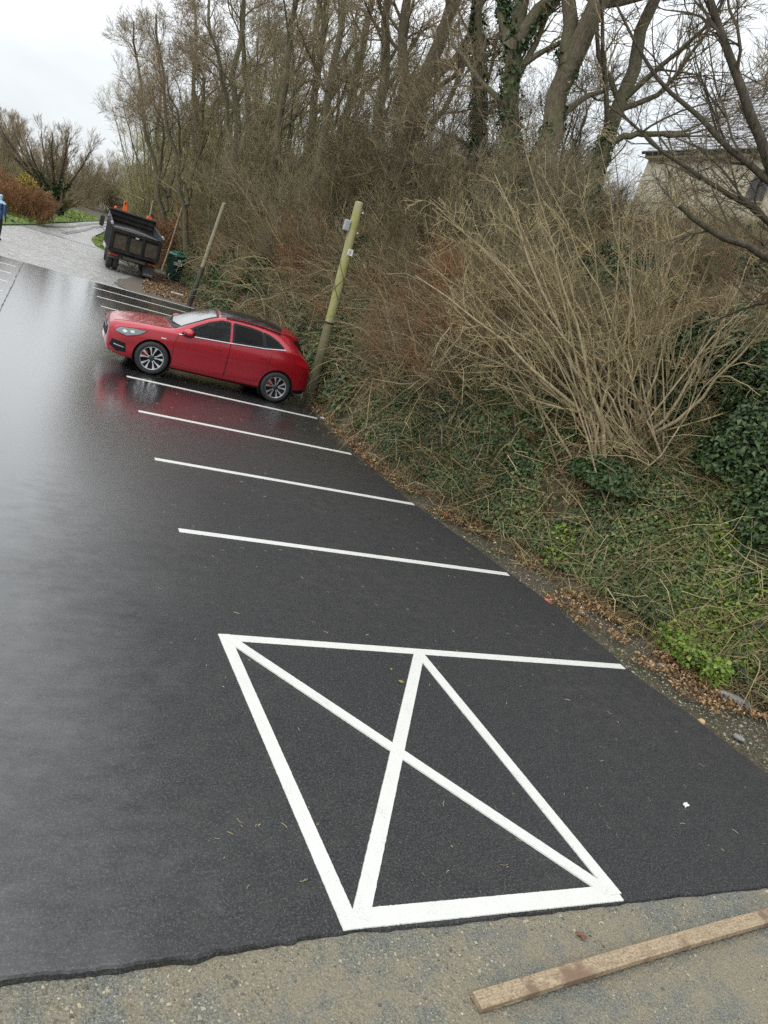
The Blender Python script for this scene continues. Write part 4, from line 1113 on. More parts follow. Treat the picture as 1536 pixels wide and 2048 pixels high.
# --- trees across the lane, far left
FAN = [dict(n=11, trange=(0.12, 1.0), length=(1.3, 2.6), angle=(0.25, 0.6), k=6, wander=0.1, up=0.1, rr=0.5, rmin=0.012, rtip=0.35),
       dict(n=7, trange=(0.15, 1.0), length=(0.6, 1.3), angle=(0.25, 0.7), k=4, wander=0.12, up=0.12, rr=0.6, rmin=0.009, rtip=0.4),
       dict(n=5, trange=(0.2, 1.0), length=(0.25, 0.6), angle=(0.25, 0.7), k=3, wander=0.12, up=0.12, rr=0.65, rmin=0.007, rtip=0.5)]
def fan_tree(name, base, h, spread, stems, r, seed, ivy=0, trunk=1.3, bk=None, lean=0.0):
    gg = np.random.default_rng(seed); b = np.array(base)
    trs = [([b, b+(0.03, 0, trunk*0.5), b+(0.0, 0.05, trunk)], r, r*0.8)]
    for i in range(stems):
        a = 2*math.pi*i/stems+gg.uniform(-0.2, 0.2); q = spread*gg.uniform(0.45, 1.0)
        e = np.array([math.cos(a)*q+lean, math.sin(a)*q, h*gg.uniform(0.8, 1.0)*(1.05-0.25*q/spread)])
        trs.append(([b+(0, 0, trunk*0.75), b+e*np.array([0.35, 0.35, 0.33])+(0, 0, trunk*0.4), b+e*np.array([0.75, 0.75, 0.7]), b+e], r*0.30, r*0.07))
    return build_tree(name, base, trs, FAN, bk or BARK_DARK, TWIG_GREY, seed, ivy=ivy, ivyh=2.4, ivysize=0.22, limb_level=0, trunk_sides=8)
t = fan_tree('field_tree', (-0.35, 63.5, 0.0), 6.6, 3.6, 14, 0.42, 871, ivy=2500, lean=-1.5)
tag(t, 'broad bare tree with a short ivied trunk and fan-shaped crown beside the lane', 'tree')
t2 = fan_tree('field_tree', (-4.6, 70.0, 0.3), 5.6, 2.2, 9, 0.2, 872, trunk=0.8, bk=BARK_GREY)
tag(t2, 'smaller bare tree rising behind the yellow gorse', 'tree')
for i, (x, y, sc, rz) in enumerate(((-8.5, 76, 1.1, 1.0), (-12, 82, 1.2, 2.0), (-2.2, 82, 0.8, 3.0), (2.6, 100, 1.0, 4.0), (-6.0, 90, 1.1, 5.0), (1.0, 92, 0.85, 0.3), (5.5, 104, 1.2, 1.5), (9, 108, 1.3, 2.7))):
    c = copy_tree(t2); c.location = (x, y, float(ground_z(x, y))); c.scale = (sc,)*3; c.rotation_euler = (0, 0, rz)
    tag(c, 'distant bare tree in the hedge line beyond the fan-shaped tree', 'tree', 'distant hedge trees')

# --- reddish dry bush, gorse and pale bush left of the lane
def twig_bush(name, loc, seed, h, w, stems, mat, n1=7, n2=4, r=0.012, lean=0.35):
    gg = np.random.default_rng(seed)
    root = empty(name, loc)
    B = np.zeros((stems, 3)); B[:, 0] = gg.uniform(-w, w, stems); B[:, 1] = gg.uniform(-w*0.7, w*0.7, stems)
    hh = h*np.sqrt(np.clip(1-(B[:, 0]/w)**2*0.55, 0.1, 1))*gg.uniform(0.75, 1.05, stems)
    d = nrm(np.c_[gg.normal(size=(stems, 2))*lean*0.5+B[:, :2]/w*lean*0.6, np.ones(stems)])
    P = np.zeros((stems, 5, 3)); P[:, 0] = B
    for j in range(1, 5): P[:, j] = P[:, j-1]+d*(hh/4)[:, None]; d = nrm(d+gg.normal(size=d.shape)*0.12)
    Q = np.repeat(np.linspace(r, r*0.5, 5)[None], stems, 0)
    c1 = grow(P, Q, n1, (0.2, 1), (0.25*h, 0.4*h), (0.3, 0.8), 3, 0.15, 0.05, 0.7, r*0.6, 0.6, gg)
    c2 = grow(c1[0], c1[1], n2, (0.2, 1), (0.08*h, 0.2*h), (0.4, 1.0), 3, 0.15, 0.0, 0.8, r*0.55, 0.7, gg)
    V0, F0 = tubes(P, Q, 4)
    link('stems', np_mesh('stems', V0, F0, rnd=np.repeat(np.clip(gg.normal(0.4, 0.2, stems), 0, 1), 20)), mat, root)
    parts, rn = [], []
    for p, q in (c1, c2):
        V, F = tubes(p, q, 3); parts.append((V, F)); rn.append(np.repeat(np.clip(gg.normal(0.55, 0.25, len(p)), 0, 1), 9))
    V, F = merge(parts); link('twigs', np_mesh('twigs', V, F, rnd=np.concatenate(rn)), mat, root)
    return root
RUST = leafmat('rust_stems', [(0.0, (0.09, 0.04, 0.024)), (0.5, (0.22, 0.105, 0.06)), (1.0, (0.36, 0.20, 0.12))], 0.8, 0.2)
t = twig_bush('dry_bush', (-2.05, 50.2, 0.05), 881, 1.95, 1.35, 160, RUST)
tag(t, 'big rust-brown bush of dry stems on the grass verge', 'bush')
t = twig_bush('dry_bush', (-4.6, 52.5, 0.1), 882, 2.6, 1.6, 120, RUST)
tag(t, 'taller rusty bush behind the gorse at the verge', 'bush')
t = twig_bush('dry_bush', (3.15, 46.2, 0.0), 883, 1.2, 0.45, 50, RUST)
tag(t, 'small rusty bush in front of the truck cab on the green corner', 'bush')
t = twig_bush('dry_bush', (5.35, 44.5, 0.0), 884, 2.6, 0.8, 110, RUST)
tag(t, 'rust-red bush of tall dry stems behind the truck and the green bin', 'bush')
def gorse(name, loc, seed, h, w, lo, hi, mat):
    gg = np.random.default_rng(seed); root = empty(name, loc)
    V, F, r = mound((0, 0, 0), (w, w, h), 2600, 0.13, lo, hi, seed)
    link('foliage', np_mesh('foliage', V, F, rnd=r), mat, root)
    P = np.zeros((8, 4, 3)); d = nrm(np.c_[gg.normal(size=(8, 2))*0.5, np.ones(8)])
    for j in range(1, 4): P[:, j] = P[:, j-1]+d*h*0.28
    V, F = tubes(P, np.repeat(np.linspace(0.03, 0.012, 4)[None], 8, 0), 5)
    link('stems', np_mesh('stems', V, F), BARK_DARK, root)
    return root
GOLD = leafmat('gorse_flower', [(0.0, (0.05, 0.07, 0.02)), (0.45, (0.15, 0.15, 0.035)), (0.75, (0.42, 0.33, 0.04)), (1.0, (0.60, 0.46, 0.05))], 0.6, 0.2)
t = gorse('gorse_bush', (-2.1, 53.3, 0.2), 891, 2.2, 0.9, 0.2, 1.0, GOLD)
tag(t, 'yellow-flowering gorse behind the rust-brown bush', 'bush')
t = gorse('laurel_bush', (-0.75, 53.2, 0.05), 892, 1.7, 0.45, 0.3, 1.0, leafmat('pale_bush', [(0.0, (0.07, 0.10, 0.03)), (0.6, (0.22, 0.25, 0.10)), (1.0, (0.42, 0.42, 0.26))], 0.5, 0.3))
tag(t, 'pale yellow-green bush between the dry bush and the ivied trunk', 'bush')
# ================================================================== HOUSE ABOVE THE BANK
def house():
    root = empty('house', (23, 22, 8.2))
    ox, oy, oz = 23, 22, 8.2
    render_m = simple('cream_render', (0.50, 0.46, 0.36), 0.85, 0.12, 3, bump=0.3, bscale=40)
    slate = simple('roof_slate', (0.34, 0.35, 0.375), 0.3, 0.28, 5, bump=0.15, bscale=30)
    dark = simple('gutter_black', (0.03, 0.03, 0.033), 0.4, 0.2, 10)
    wood = simple('fascia_wood', (0.33, 0.29, 0.22), 0.7, 0.2, 12)
    y0, y1, ez, rx, rz = 12.0, 30.1, 12.1, 26.0, 16.0
    bm = bmesh.new()
    bm_prism(bm, [(23.25-ox, 7.6-oz), (28.9-ox, 7.6-oz), (28.9-ox, ez-oz), (rx-ox, rz-0.15-oz), (23.25-ox, ez-oz)], 1, y0-oy, y1-oy)
    done(bm, 'wall', render_m, root)
    # slate courses, each a stepped board of slates with uneven lower edge
    g = np.random.default_rng(5)
    def slope(sign):
        ex = 22.92 if sign < 0 else 29.08
        N_ = 24
        for i in range(N_):
            t0, t1 = i/N_, (i+1.25)/N_
            t1 = min(t1, 1.0)
            a = np.array([ex+(rx-ex)*t0, ez-0.12+(rz-ez+0.12)*t0]); b = np.array([ex+(rx-ex)*t1, ez-0.12+(rz-ez+0.12)*t1])
            n = np.array([-(b-a)[1], (b-a)[0]])*(-sign); n = n/np.linalg.norm(n)
            if n[1] < 0: n = -n
            bm = bmesh.new()
            ys_ = np.arange(y0-0.2, y1+0.25, 0.3)+(0.15 if i % 2 else 0)
            for u, v in zip(ys_[:-1], ys_[1:]):
                j = g.uniform(-0.012, 0.012); h = 0.034+g.uniform(-0.006, 0.008)
                p0 = a+n*h+(b-a)*j; p1 = b+n*0.012
                q0 = a+n*(h-0.012)+(b-a)*j; q1 = b
                for (pp, qq) in (((p0, p1), (q0, q1)),):
                    vv = [bm.verts.new((p[0]-ox, w-oy, p[1]-oz)) for p, w in ((p0, u+0.004), (p0, v-0.004), (p1, v-0.004), (p1, u+0.004), (q0, u+0.004), (q0, v-0.004))]
                    bm.faces.new(vv[:4]); bm.faces.new((vv[4], vv[5], vv[1], vv[0]))
            o = done(bm, 'slate_course', slate, root)
    slope(-1); slope(1)
    bm = bmesh.new(); bm_prism(bm, [(rx-0.16-ox, rz-0.08-oz), (rx-ox, rz+0.09-oz), (rx+0.16-ox, rz-0.08-oz)], 1, y0-0.2-oy, y1+0.2-oy)
    done(bm, 'ridge_tiles', slate, root)
    bm = bmesh.new(); bm_tube(bm, [(22.88-ox, y0-oy, ez-0.16-oz), (22.88-ox, y1+0.1-oy, ez-0.16-oz)], 0.075, 8); done(bm, 'gutter', dark, root)
    bm = bmesh.new(); bm_box(bm, 22.98-ox, 23.24-ox, y0-oy, y1-oy, ez-0.36-oz, ez-0.18-oz); done(bm, 'fascia', wood, root)
    for wy in (23.15, 20.3, 16.5):
        bm = bmesh.new()
        pts = [(-0.42, 0), (0.42, 0), (0.42, 0.75)]+[(0.42*math.cos(a), 0.75+0.42*math.sin(a)) for a in np.linspace(0.2, math.pi-0.2, 9)]+[(-0.42, 0.75)]
        bm_prism(bm, [(p[0]+wy-oy, p[1]+10.15-oz) for p in pts], 0, 23.20-ox, 23.30-ox)
        w = done(bm, 'window', simple('window_pane', (0.03, 0.035, 0.04), 0.1, 0.2, 3), root)
        bm = bmesh.new()
        P = [(23.21-ox, p[0]*1.08+wy-oy, p[1]*1.04+10.12-oz) for p in pts]; P.append(P[0])
        bm_tube(bm, P, 0.05, 6)
        done(bm, 'window_frame', wood, w)
    bm = bmesh.new(); bm_box(bm, rx-0.3-ox, rx+0.3-ox, 27.0-oy, 27.9-oy, rz-0.4-oz, rz+1.1-oz, 0.02)
    ch = done(bm, 'chimney', simple('chimney_stone', (0.30, 0.28, 0.23), 0.85, 0.25, 8, bump=0.4), root)
    bm = bmesh.new(); bm_lathe(bm, [(0.13, 0), (0.11, 0.45), (0.13, 0.5)], 12, 'Z', (rx-ox, 27.45-oy, rz+1.1-oz)); done(bm, 'chimney_pot', simple('clay_pot', (0.30, 0.15, 0.09), 0.8), ch)
    tag(root, 'cream rendered house with grey slate roof on top of the bank', 'house')
house()

def cable(pts, r, label, sag=0.5):
    a, b = np.array(pts[0]), np.array(pts[1])
    t = np.linspace(0, 1, 16)[:, None]
    P = a*(1-t)+b*t; P[:, 2] -= (4*t*(1-t)*sag)[:, 0]
    bm = bmesh.new(); bm_tube(bm, P, r, 5)
    o = done(bm, 'overhead_cable', simple('cable_black', (0.02, 0.02, 0.02), 0.5), None)
    tag(o, label, 'cable')
cable([(26.0, 29.5, 15.9), (10.4, 34.2, 13.5)], 0.012, 'thin black cable running from the slate roof into the trees', 0.6)

# ================================================================== POLES
def mat_pole(name, zsplit, pale, mossy, dark, fade=0.45):
    s = NT(name)
    v = s.coord('Object'); vs_ = s.coord('Object', (1, 1, 0.15))
    f = s.noise(vs_, 30, 6, 0.7); m_ = s.noise(v, 2.6, 5, 0.7)
    up_ = s.mix(s.ramp(m_, [(0.38, 0.0), (0.62, 0.9)]), s.ramp(f, [(0.3, tuple(x*0.65 for x in pale)), (0.7, pale)]), mossy)
    dn_ = s.mix(s.ramp(m_, [(0.45, 0.0), (0.7, 0.5)]), s.ramp(f, [(0.3, tuple(x*0.5 for x in dark)), (0.7, dark)]), tuple(x*0.6 for x in mossy))
    sep = s.n('SeparateXYZ'); s.l(v, sep.inputs[0])
    h = s.math('GREATER_THAN', sep.outputs['Z'], zsplit)
    lo_ = s.n('MapRange'); lo_.inputs['From Min'].default_value = 0.2; lo_.inputs['From Max'].default_value = zsplit; lo_.inputs['To Max'].default_value = fade
    s.l(sep.outputs['Z'], lo_.inputs['Value'])
    dn_ = s.mix(lo_.outputs[0], dn_, s.mix(0.35, up_, (0.14, 0.13, 0.09)))
    s.set(Base_Color=s.mix(h, dn_, up_), Roughness=0.85); s.bump(f, 0.5, 0.01)
    return s.m
def pole(name, base, top, r0, r1, mat, label, group=None, cat='pole'):
    root = empty(name, base)
    d = np.array(top)-np.array(base)
    g = np.random.default_rng(3)
    t = np.linspace(0, 1, 24)
    P = d[None]*t[:, None]; P[:, :2] += np.c_[np.sin(t*5)*0.012, np.cos(t*4)*0.012-0.012]
    P[0, 2] -= 0.15
    V, F = tubes(P[None], (np.linspace(r0, r1, 24)*(1+0.03*np.sin(t*23)))[None], 16)
    n = len(V); cap = np.array([[n-16+i, n-16+(i+1) % 16, n-16+(i+2) % 16, n-16+(i+2) % 16] for i in range(0)]).reshape(-1, 4).astype(int)
    me = np_mesh('shaft', V, F, smooth=True)
    link('shaft', me, mat, root)
    bm = bmesh.new(); bm_lathe(bm, [(r1*1.0, -0.02), (r1*0.98, 0.012), (r1*0.6, 0.03), (0.0005, 0.035)], 16, 'Z', tuple(d)); done(bm, 'top_cap', mat, root, smooth=True)
    tag(root, label, cat, group)
    return root, d
PALE = mat_pole('pole_wood', 1.95, (0.42, 0.38, 0.22), (0.27, 0.28, 0.06), (0.13, 0.115, 0.085))
STEEL = simple('galvanised', (0.42, 0.44, 0.46), 0.45, 0.2, 12, metallic=0.6)
BLACKP = simple('black_plastic', (0.02, 0.02, 0.022), 0.45, 0.2, 10)
root, d = pole('timber_pole', (6.03, 16.85, 0), (5.97, 17.05, 4.68), 0.118, 0.095, PALE, 'stout mossy cut-off timber pole standing behind the red car')
def ring(z, r, name, mat, h=0.03):
    c = d*z/d[2]
    bm = bmesh.new(); bm_lathe(bm, [(r, -h/2), (r+0.006, -h/2+0.004), (r+0.006, h/2-0.004), (r, h/2)], 16, 'Z', tuple(c)); return done(bm, name, mat, root, smooth=False)
ring(1.95, 0.135, 'band', BLACKP, 0.035)
c = d*4.2/d[2]
bm = bmesh.new(); bm_box(bm, c[0]-0.24, c[0]-0.11, c[1]-0.10, c[1]+0.02, 4.02, 4.26, 0.015); jb = done(bm, 'junction_box', STEEL, root)
bm = bmesh.new(); bm_tube(bm, [(c[0]-0.2, c[1]-0.04, 4.26), (c[0]-0.27, c[1]-0.05, 4.34), (c[0]-0.36, c[1]-0.06, 4.28), (c[0]-0.38, c[1]-0.07, 4.05), (c[0]-0.33, c[1]-0.06, 3.92), (c[0]-0.16, c[1]-0.08, 3.98)], 0.012, 6); done(bm, 'conduit', BLACKP, jb)
c = d*3.62/d[2]
bm = bmesh.new(); bm_box(bm, c[0]-0.02, c[0]+0.10, c[1]-0.137, c[1]-0.125, 3.53, 3.67, 0.002); pl = done(bm, 'notice_plate', simple('white_plate', (0.75, 0.75, 0.72), 0.5, 0.1, 20), root)
bm = bmesh.new()
for k, (u, w_) in enumerate(((3.635, 0.07), (3.61, 0.055), (3.585, 0.065), (3.56, 0.04))): bm_box(bm, c[0]+0.005, c[0]+0.005+w_, c[1]-0.1385, c[1]-0.1372, u-0.006, u+0.004)
done(bm, 'plate_print', BLACKP, pl)
for z_ in (4.5, 4.05):
    c2 = d*z_/d[2]; bm = bmesh.new(); bm_lathe(bm, [(0.012, 0), (0.018, 0.006), (0.018, 0.03), (0.0005, 0.034)], 8, 'X', (c2[0]+0.11, c2[1]-0.03, c2[2])); done(bm, 'insulator', simple('white_porcelain', (0.8, 0.8, 0.78), 0.2, 0.05), root)
# bare ivy stems twisting round the upper shaft
V_, F_ = [], []
for k, ph in enumerate((0, 2.1, 4.0)):
    t = np.linspace(2.1+0.2*k, 4.0-0.25*k, 70); a = ph+t*(5.2 if k % 2 else -4.6)
    P = np.stack([d[0]*t/d[2]+np.cos(a)*(0.14-t*0.004), d[1]*t/d[2]+np.sin(a)*(0.14-t*0.004), t], -1)
    V_.append(tubes(P[None], np.full((1, 70), 0.007), 4))
V, F = merge(V_); link('climbing_stem', np_mesh('climbing_stem', V, F), BARK_DARK, root)
PALE2 = mat_pole('pole_wood_grey', 1.55, (0.36, 0.32, 0.23), (0.25, 0.25, 0.12), (0.045, 0.042, 0.036), 0.2)
root2, d2 = pole('timber_pole', (4.93, 29.85, 0), (5.35, 29.75, 3.98), 0.095, 0.07, PALE2, 'slender leaning timber pole, blackened below, past the red car')
pole('fence_post', (5.35, 43.2, 0), (5.75, 43.4, 3.6), 0.05, 0.04, simple('post_wood', (0.33, 0.28, 0.19), 0.85, 0.3, 10), 'thin pale post rising behind the green recycling bin', cat='post')
pole('fence_post', (4.55, 47.0, 0), (4.6, 47.2, 3.2), 0.05, 0.04, simple('post_wood2', (0.33, 0.29, 0.21), 0.85, 0.3, 10), 'thin pale post rising behind the truck body', cat='post')

# ================================================================== RED CAR
def build_car():
    root = empty('parked_car', (1.19, 16.74, 0))
    RED = NT('car_paint')
    v = RED.coord('Object'); fl = RED.noise(v, 420, 2, 0.5)
    drops = RED.n('TexVoronoi'); drops.inputs['Scale'].default_value = 95; RED.l(v, drops.inputs['Vector'])
    RED.set(Base_Color=RED.ramp(fl, [(0.3, (0.29, 0.002, 0.011)), (0.7, (0.41, 0.004, 0.017))]), Roughness=0.34, Metallic=0.45, Coat_Weight=0.8, Coat_Roughness=0.04)
    dn = RED.n('Bump'); dn.inputs['Strength'].default_value = 0.05; dn.inputs['Distance'].default_value = 0.002
    RED.l(RED.ramp(drops.outputs['Distance'], [(0.12, 1.0), (0.3, 0.0)]), dn.inputs['Height'])
    RED.l(dn.outputs['Normal'], RED.b.inputs['Coat Normal'])
    RED = RED.m
    def see(name, tint, refl=0.35, rough=0.02, film=0.0):
        s = NT(name); t_ = s.t
        tr = t_.nodes.new('ShaderNodeBsdfTransparent'); tr.inputs[0].default_value = (*tint, 1)
        gs = t_.nodes.new('ShaderNodeBsdfGlossy'); gs.inputs['Roughness'].default_value = rough
        lw = t_.nodes.new('ShaderNodeFresnel'); lw.inputs['IOR'].default_value = 1.45
        mm = s.math('ADD', s.math('MULTIPLY', lw.outputs[0], refl), film, True)
        mxs = t_.nodes.new('ShaderNodeMixShader'); s.l(mm, mxs.inputs[0]); s.l(tr.outputs[0], mxs.inputs[1]); s.l(gs.outputs[0], mxs.inputs[2])
        s.l(mxs.outputs[0], t_.nodes['Material Output'].inputs['Surface'])
        return s.m
    def gl(name, col, rough=0.04, spec=0.5):
        s = NT(name); s.set(Base_Color=col, Roughness=rough, Specular_IOR_Level=spec)
        return s.m
    GLASS = see('tinted_glass', (0.10, 0.11, 0.11), 0.45); GLASSF = see('side_glass', (0.62, 0.70, 0.67), 0.6); WIND = see('wet_windscreen', (0.55, 0.62, 0.60), 1.0, 0.16, 0.42)
    BLK = simple('black_trim', (0.008, 0.008, 0.009), 0.45, 0.2, 10, spec=0.25); RUB = simple('tyre_rubber', (0.022, 0.022, 0.023), 0.65, 0.25, 30)
    CHR = simple('bright_trim', (0.62, 0.63, 0.65), 0.22, 0.05, 10, metallic=1.0); LENS = gl('lamp_lens', (0.22, 0.23, 0.235), 0.06)
    REDL = gl('tail_lens', (0.30, 0.006, 0.012), 0.1); WHT = simple('number_plate_white', (0.78, 0.78, 0.75), 0.4, 0.03)
    ST = [(0.00, .36, .58, .70, .54, .51, .73, .46, .77, .80), (0.07, .26, .73, .77, .69, .65, .82, .58, .86, .89), (0.28, .20, .85, .84, .81, .75, .895, .64, .925, .945),
          (0.60, .19, .905, .905, .865, .79, .95, .67, .972, .99), (0.93, .19, .925, .94, .885, .81, .98, .69, 1.0, 1.015), (1.20, .19, .925, .955, .89, .82, 1.0, .71, 1.02, 1.035),
          (1.33, .19, .922, .962, .888, .835, 1.015, .745, 1.05, 1.075), (1.60, .19, .918, .985, .886, .815, 1.10, .72, 1.20, 1.255), (1.90, .19, .915, 1.005, .886, .79, 1.20, .68, 1.355, 1.425),
          (2.15, .19, .915, 1.025, .886, .775, 1.26, .65, 1.44, 1.53), (2.50, .195, .915, 1.048, .886, .77, 1.285, .635, 1.492, 1.60), (3.00, .20, .92, 1.092, .886, .772, 1.31, .63, 1.495, 1.612),
          (3.40, .20, .925, 1.145, .883, .772, 1.32, .62, 1.468, 1.585), (3.75, .21, .92, 1.19, .865, .755, 1.32, .61, 1.42, 1.54), (4.00, .23, .905, 1.155, .835, .725, 1.25, .58, 1.34, 1.43),
          (4.25, .25, .875, 1.09, .79, .69, 1.13, .56, 1.17, 1.22), (4.42, .27, .83, 1.01, .745, .66, 1.035, .55, 1.055, 1.09), (4.55, .31, .75, .93, .68, .6, .955, .5, .97, .995), (4.61, .38, .66, .83, .60, .54, .85, .46, .86, .88)]
    bm = bmesh.new(); rings = []
    sq = lambda x: x if x < 3.64 else 3.64+(x-3.64)*0.82      # short rear overhang
    for (x, zb, w, zbelt, wb, wm, zm, wr, zr, zc) in ST:
        lift = float(np.interp(x, [1.3, 2.1, 3.6, 4.2], [0, 0.035, 0.035, 0.0])); zr += lift*0.6; zc += lift; x = sq(x)
        h = zbelt-zb
        half = [(0, zb), (w*.78, zb), (w*.955, zb+0.05), (w*.985, zb+h*.22), (w*.985, zb+h*.42), (w*1.0, zb+h*.62), (w*.992, zb+h*.80), (wb, zbelt), (wm, zm), (wr, zr), (wr*.6, zr+(zc-zr)*.72), (0, zc)]
        ring_ = [bm.verts.new((x, -y, z)) for y, z in half]+[bm.verts.new((x, y, z)) for y, z in half[-2:0:-1]]
        rings.append(ring_)
    m = len(rings[0])
    for a, b in zip(rings[:-1], rings[1:]):
        for i in range(m): bm.faces.new((a[i], a[(i+1) % m], b[(i+1) % m], b[i]))
    bm.faces.new(rings[0][::-1]); bm.faces.new(rings[-1])
    bmesh.ops.recalc_face_normals(bm, faces=bm.faces)
    cl = bm.edges.layers.float.new('crease_edge')
    for rg in zip(rings[:-1], rings[1:]):
        for idx, c_ in ((7, 0.55), (m-7, 0.55), (2, 0.5), (m-2, 0.5), (9, 0.35), (m-9, 0.35)):
            e = bm.edges.get((rg[0][idx], rg[1][idx]))
            if e: e[cl] = c_
    me0 = bpy.data.meshes.new('body0'); bm.to_mesh(me0); bm.free()
    tmp = bpy.data.objects.new('body0', me0); COL.objects.link(tmp)
    md = tmp.modifiers.new('s', 'SUBSURF'); md.levels = md.render_levels = 3
    WH = [(0.93, 0.348), (3.64, 0.348)]
    cuts = []
    bmc = bmesh.new()
    for (wx, wz) in WH:
        for s in (-1, 1):
            y0, y1 = (-1.2, -0.60) if s < 0 else (0.60, 1.2)
            bm_lathe(bmc, [(0.392, y0), (0.392, y1)], 48, 'Y', (wx, 0, wz))
    bmesh.ops.recalc_face_normals(bmc, faces=bmc.faces)
    mec = bpy.data.meshes.new('cut'); bmc.to_mesh(mec); bmc.free()
    cut = bpy.data.objects.new('cut', mec); COL.objects.link(cut)
    dg = bpy.context.evaluated_depsgraph_get()
    full = bpy.data.meshes.new_from_object(tmp.evaluated_get(dg))
    bmf = bmesh.new(); bmf.from_mesh(full); bvh = BVHTree.FromBMesh(bmf)
    mb = tmp.modifiers.new('b', 'BOOLEAN'); mb.operation = 'DIFFERENCE'; mb.object = cut; mb.solver = 'EXACT'
    dg = bpy.context.evaluated_depsgraph_get(); dg.update()
    body_me = bpy.data.meshes.new_from_object(tmp.evaluated_get(dg)); body_me.name = 'body'
    body_me.materials.clear()
    bpy.data.objects.remove(tmp); bpy.data.objects.remove(cut)
    WF = [(1.42, .985), (2.40, 1.062), (2.385, 1.43), (2.20, 1.42), (1.95, 1.32), (1.70, 1.18)]
    WR = [(2.50, 1.07), (3.18, 1.135), (3.10, 1.41), (2.85, 1.44), (2.47, 1.435)]
    WQ = [(3.22, 1.14), (3.62, 1.205), (3.47, 1.31), (3.28, 1.385), (3.14, 1.41)]
    WS = [(1.36, -.66), (1.75, -.63), (2.13, -.545), (2.16, 0), (2.13, .545), (1.75, .63), (1.36, .66), (1.29, 0)]
    RW = [(3.95, -.50), (4.20, -.50), (4.20, .50), (3.95, .50)]
    def inside(p, poly):
        r_ = False
        for (x0, y0), (x1, y1) in zip(poly, poly[1:]+poly[:1]):
            if (y0 > p[1]) != (y1 > p[1]) and p[0] < (x1-x0)*(p[1]-y0)/(y1-y0)+x0: r_ = not r_
        return r_
    bmb = bmesh.new(); bmb.from_mesh(body_me)
    kill = []
    for f in bmb.faces:
        c_ = f.calc_center_median()
        if abs(c_.y) > 0.52 and c_.z > 0.95 and any(inside((c_.x, c_.z), w_) for w_ in (WF, WR, WQ)): kill.append(f)
        elif f.normal.z > 0.1 and c_.z > 1.05 and (inside((c_.x, c_.y), WS) or inside((c_.x, c_.y), RW)): kill.append(f)
    bmesh.ops.delete(bmb, geom=kill, context='FACES'); bmb.to_mesh(body_me); bmb.free()
    body = link('body', body_me, RED, root); smooth_by_angle(body, 40)

    def panel(name, poly, mat, cast='side', off_=0.004, parent=root, step=0.06, th=0.012, far=False, smooth=True):
        """slab that follows the body surface; poly in (x,z) for side, (x,y) for top, (y,z) for front/rear"""
        bm = bmesh.new()
        vs_ = [bm.verts.new((u, v, 0)) for u, v in poly]
        bm.faces.new(vs_)
        us = [p[0] for p in poly]; ws = [p[1] for p in poly]
        for ax, lo, hi in ((0, min(us), max(us)), (1, min(ws), max(ws))):
            for c_ in np.arange(lo+step, hi, step):
                co = [0, 0, 0]; co[ax] = c_; no = [0, 0, 0]; no[ax] = 1
                bmesh.ops.bisect_plane(bm, geom=bm.verts[:]+bm.edges[:]+bm.faces[:], plane_co=co, plane_no=no)
        dirs = {'side': Vector((0, 1, 0)) if not far else Vector((0, -1, 0)), 'top': Vector((0, 0, -1)), 'front': Vector((1, 0, 0)), 'rear': Vector((-1, 0, 0))}[cast]
        for v in bm.verts:
            u, w_ = v.co.x, v.co.y
            o_ = {'side': Vector((u, -3 if not far else 3, w_)), 'top': Vector((u, w_, 4)), 'front': Vector((-3, u, w_)), 'rear': Vector((8, u, w_))}[cast]
            loc, nn, _, _ = bvh.ray_cast(o_, dirs)
            if loc is None:
                loc, nn, _, _ = bvh.find_nearest(o_+dirs*2.2)
            if nn.dot(dirs) > 0: nn = -nn
            v.co = loc+nn*off_
        bmesh.ops.recalc_face_normals(bm, faces=bm.faces)
        be = [e for e in bm.edges if e.is_boundary]
        r_ = bmesh.ops.extrude_edge_only(bm, edges=be)
        for v in [q for q in r_['geom'] if isinstance(q, bmesh.types.BMVert)]: v.co += dirs*th
        o = done(bm, name, mat, parent)
        return smooth_by_angle(o, 40) if smooth else o

    def both(name, poly, mat, **kw):
        a = panel(name, poly, mat, **kw); kw2 = dict(kw); 
        par = kw2.pop('parent', root)
        b = panel(name, poly, mat, far=True, **kw2); return a, b
    # doors (dark gap panel underneath, red skin above)
    FD = [(1.335, .30), (2.44, .33), (2.445, 1.033), (1.36, 0.953), (1.30, .75), (1.31, .5)]
    RDR = [(2.455, .33), (3.10, .36), (3.20, .45), (3.27, .62), (3.36, .80), (3.37, 1.12), (2.455, 1.035)]
    def grow_poly(p, d_):
        c_ = np.mean(p, axis=0); return [tuple(np.array(q)+(np.array(q)-c_)/np.linalg.norm(np.array(q)-c_)*d_) for q in p]
    doors = []
    for far in (False, True):
        for P in (FD, RDR):
            panel('door_gap', grow_poly(P, 0.004), BLK, far=far, off_=0.0015, th=0.005)
            doors.append(panel('door', grow_poly(P, -0.006), RED, far=far, off_=0.004, th=0.006))
    def ring_panel(name, poly, win, wout, mat, far=False, off_=0.009, cast='side', n=72):
        """flat frame that follows the body round an opening"""
        p = np.array(poly+poly[:1], float); dd = np.r_[0, np.cumsum(np.linalg.norm(np.diff(p, axis=0), axis=1))]
        t = np.linspace(0, dd[-1], n+1)[:-1]; q = np.stack([np.interp(t, dd, p[:, 0]), np.interp(t, dd, p[:, 1])], 1)
        tg_ = np.roll(q, -1, 0)-np.roll(q, 1, 0); nn_ = nrm(np.stack([tg_[:, 1], -tg_[:, 0]], 1))
        area = np.sum(q[:, 0]*np.roll(q[:, 1], -1)-np.roll(q[:, 0], -1)*q[:, 1])
        if area < 0: nn_ = -nn_
        dirs = Vector((0, -1 if far else 1, 0)) if cast == 'side' else Vector((0, 0, -1))
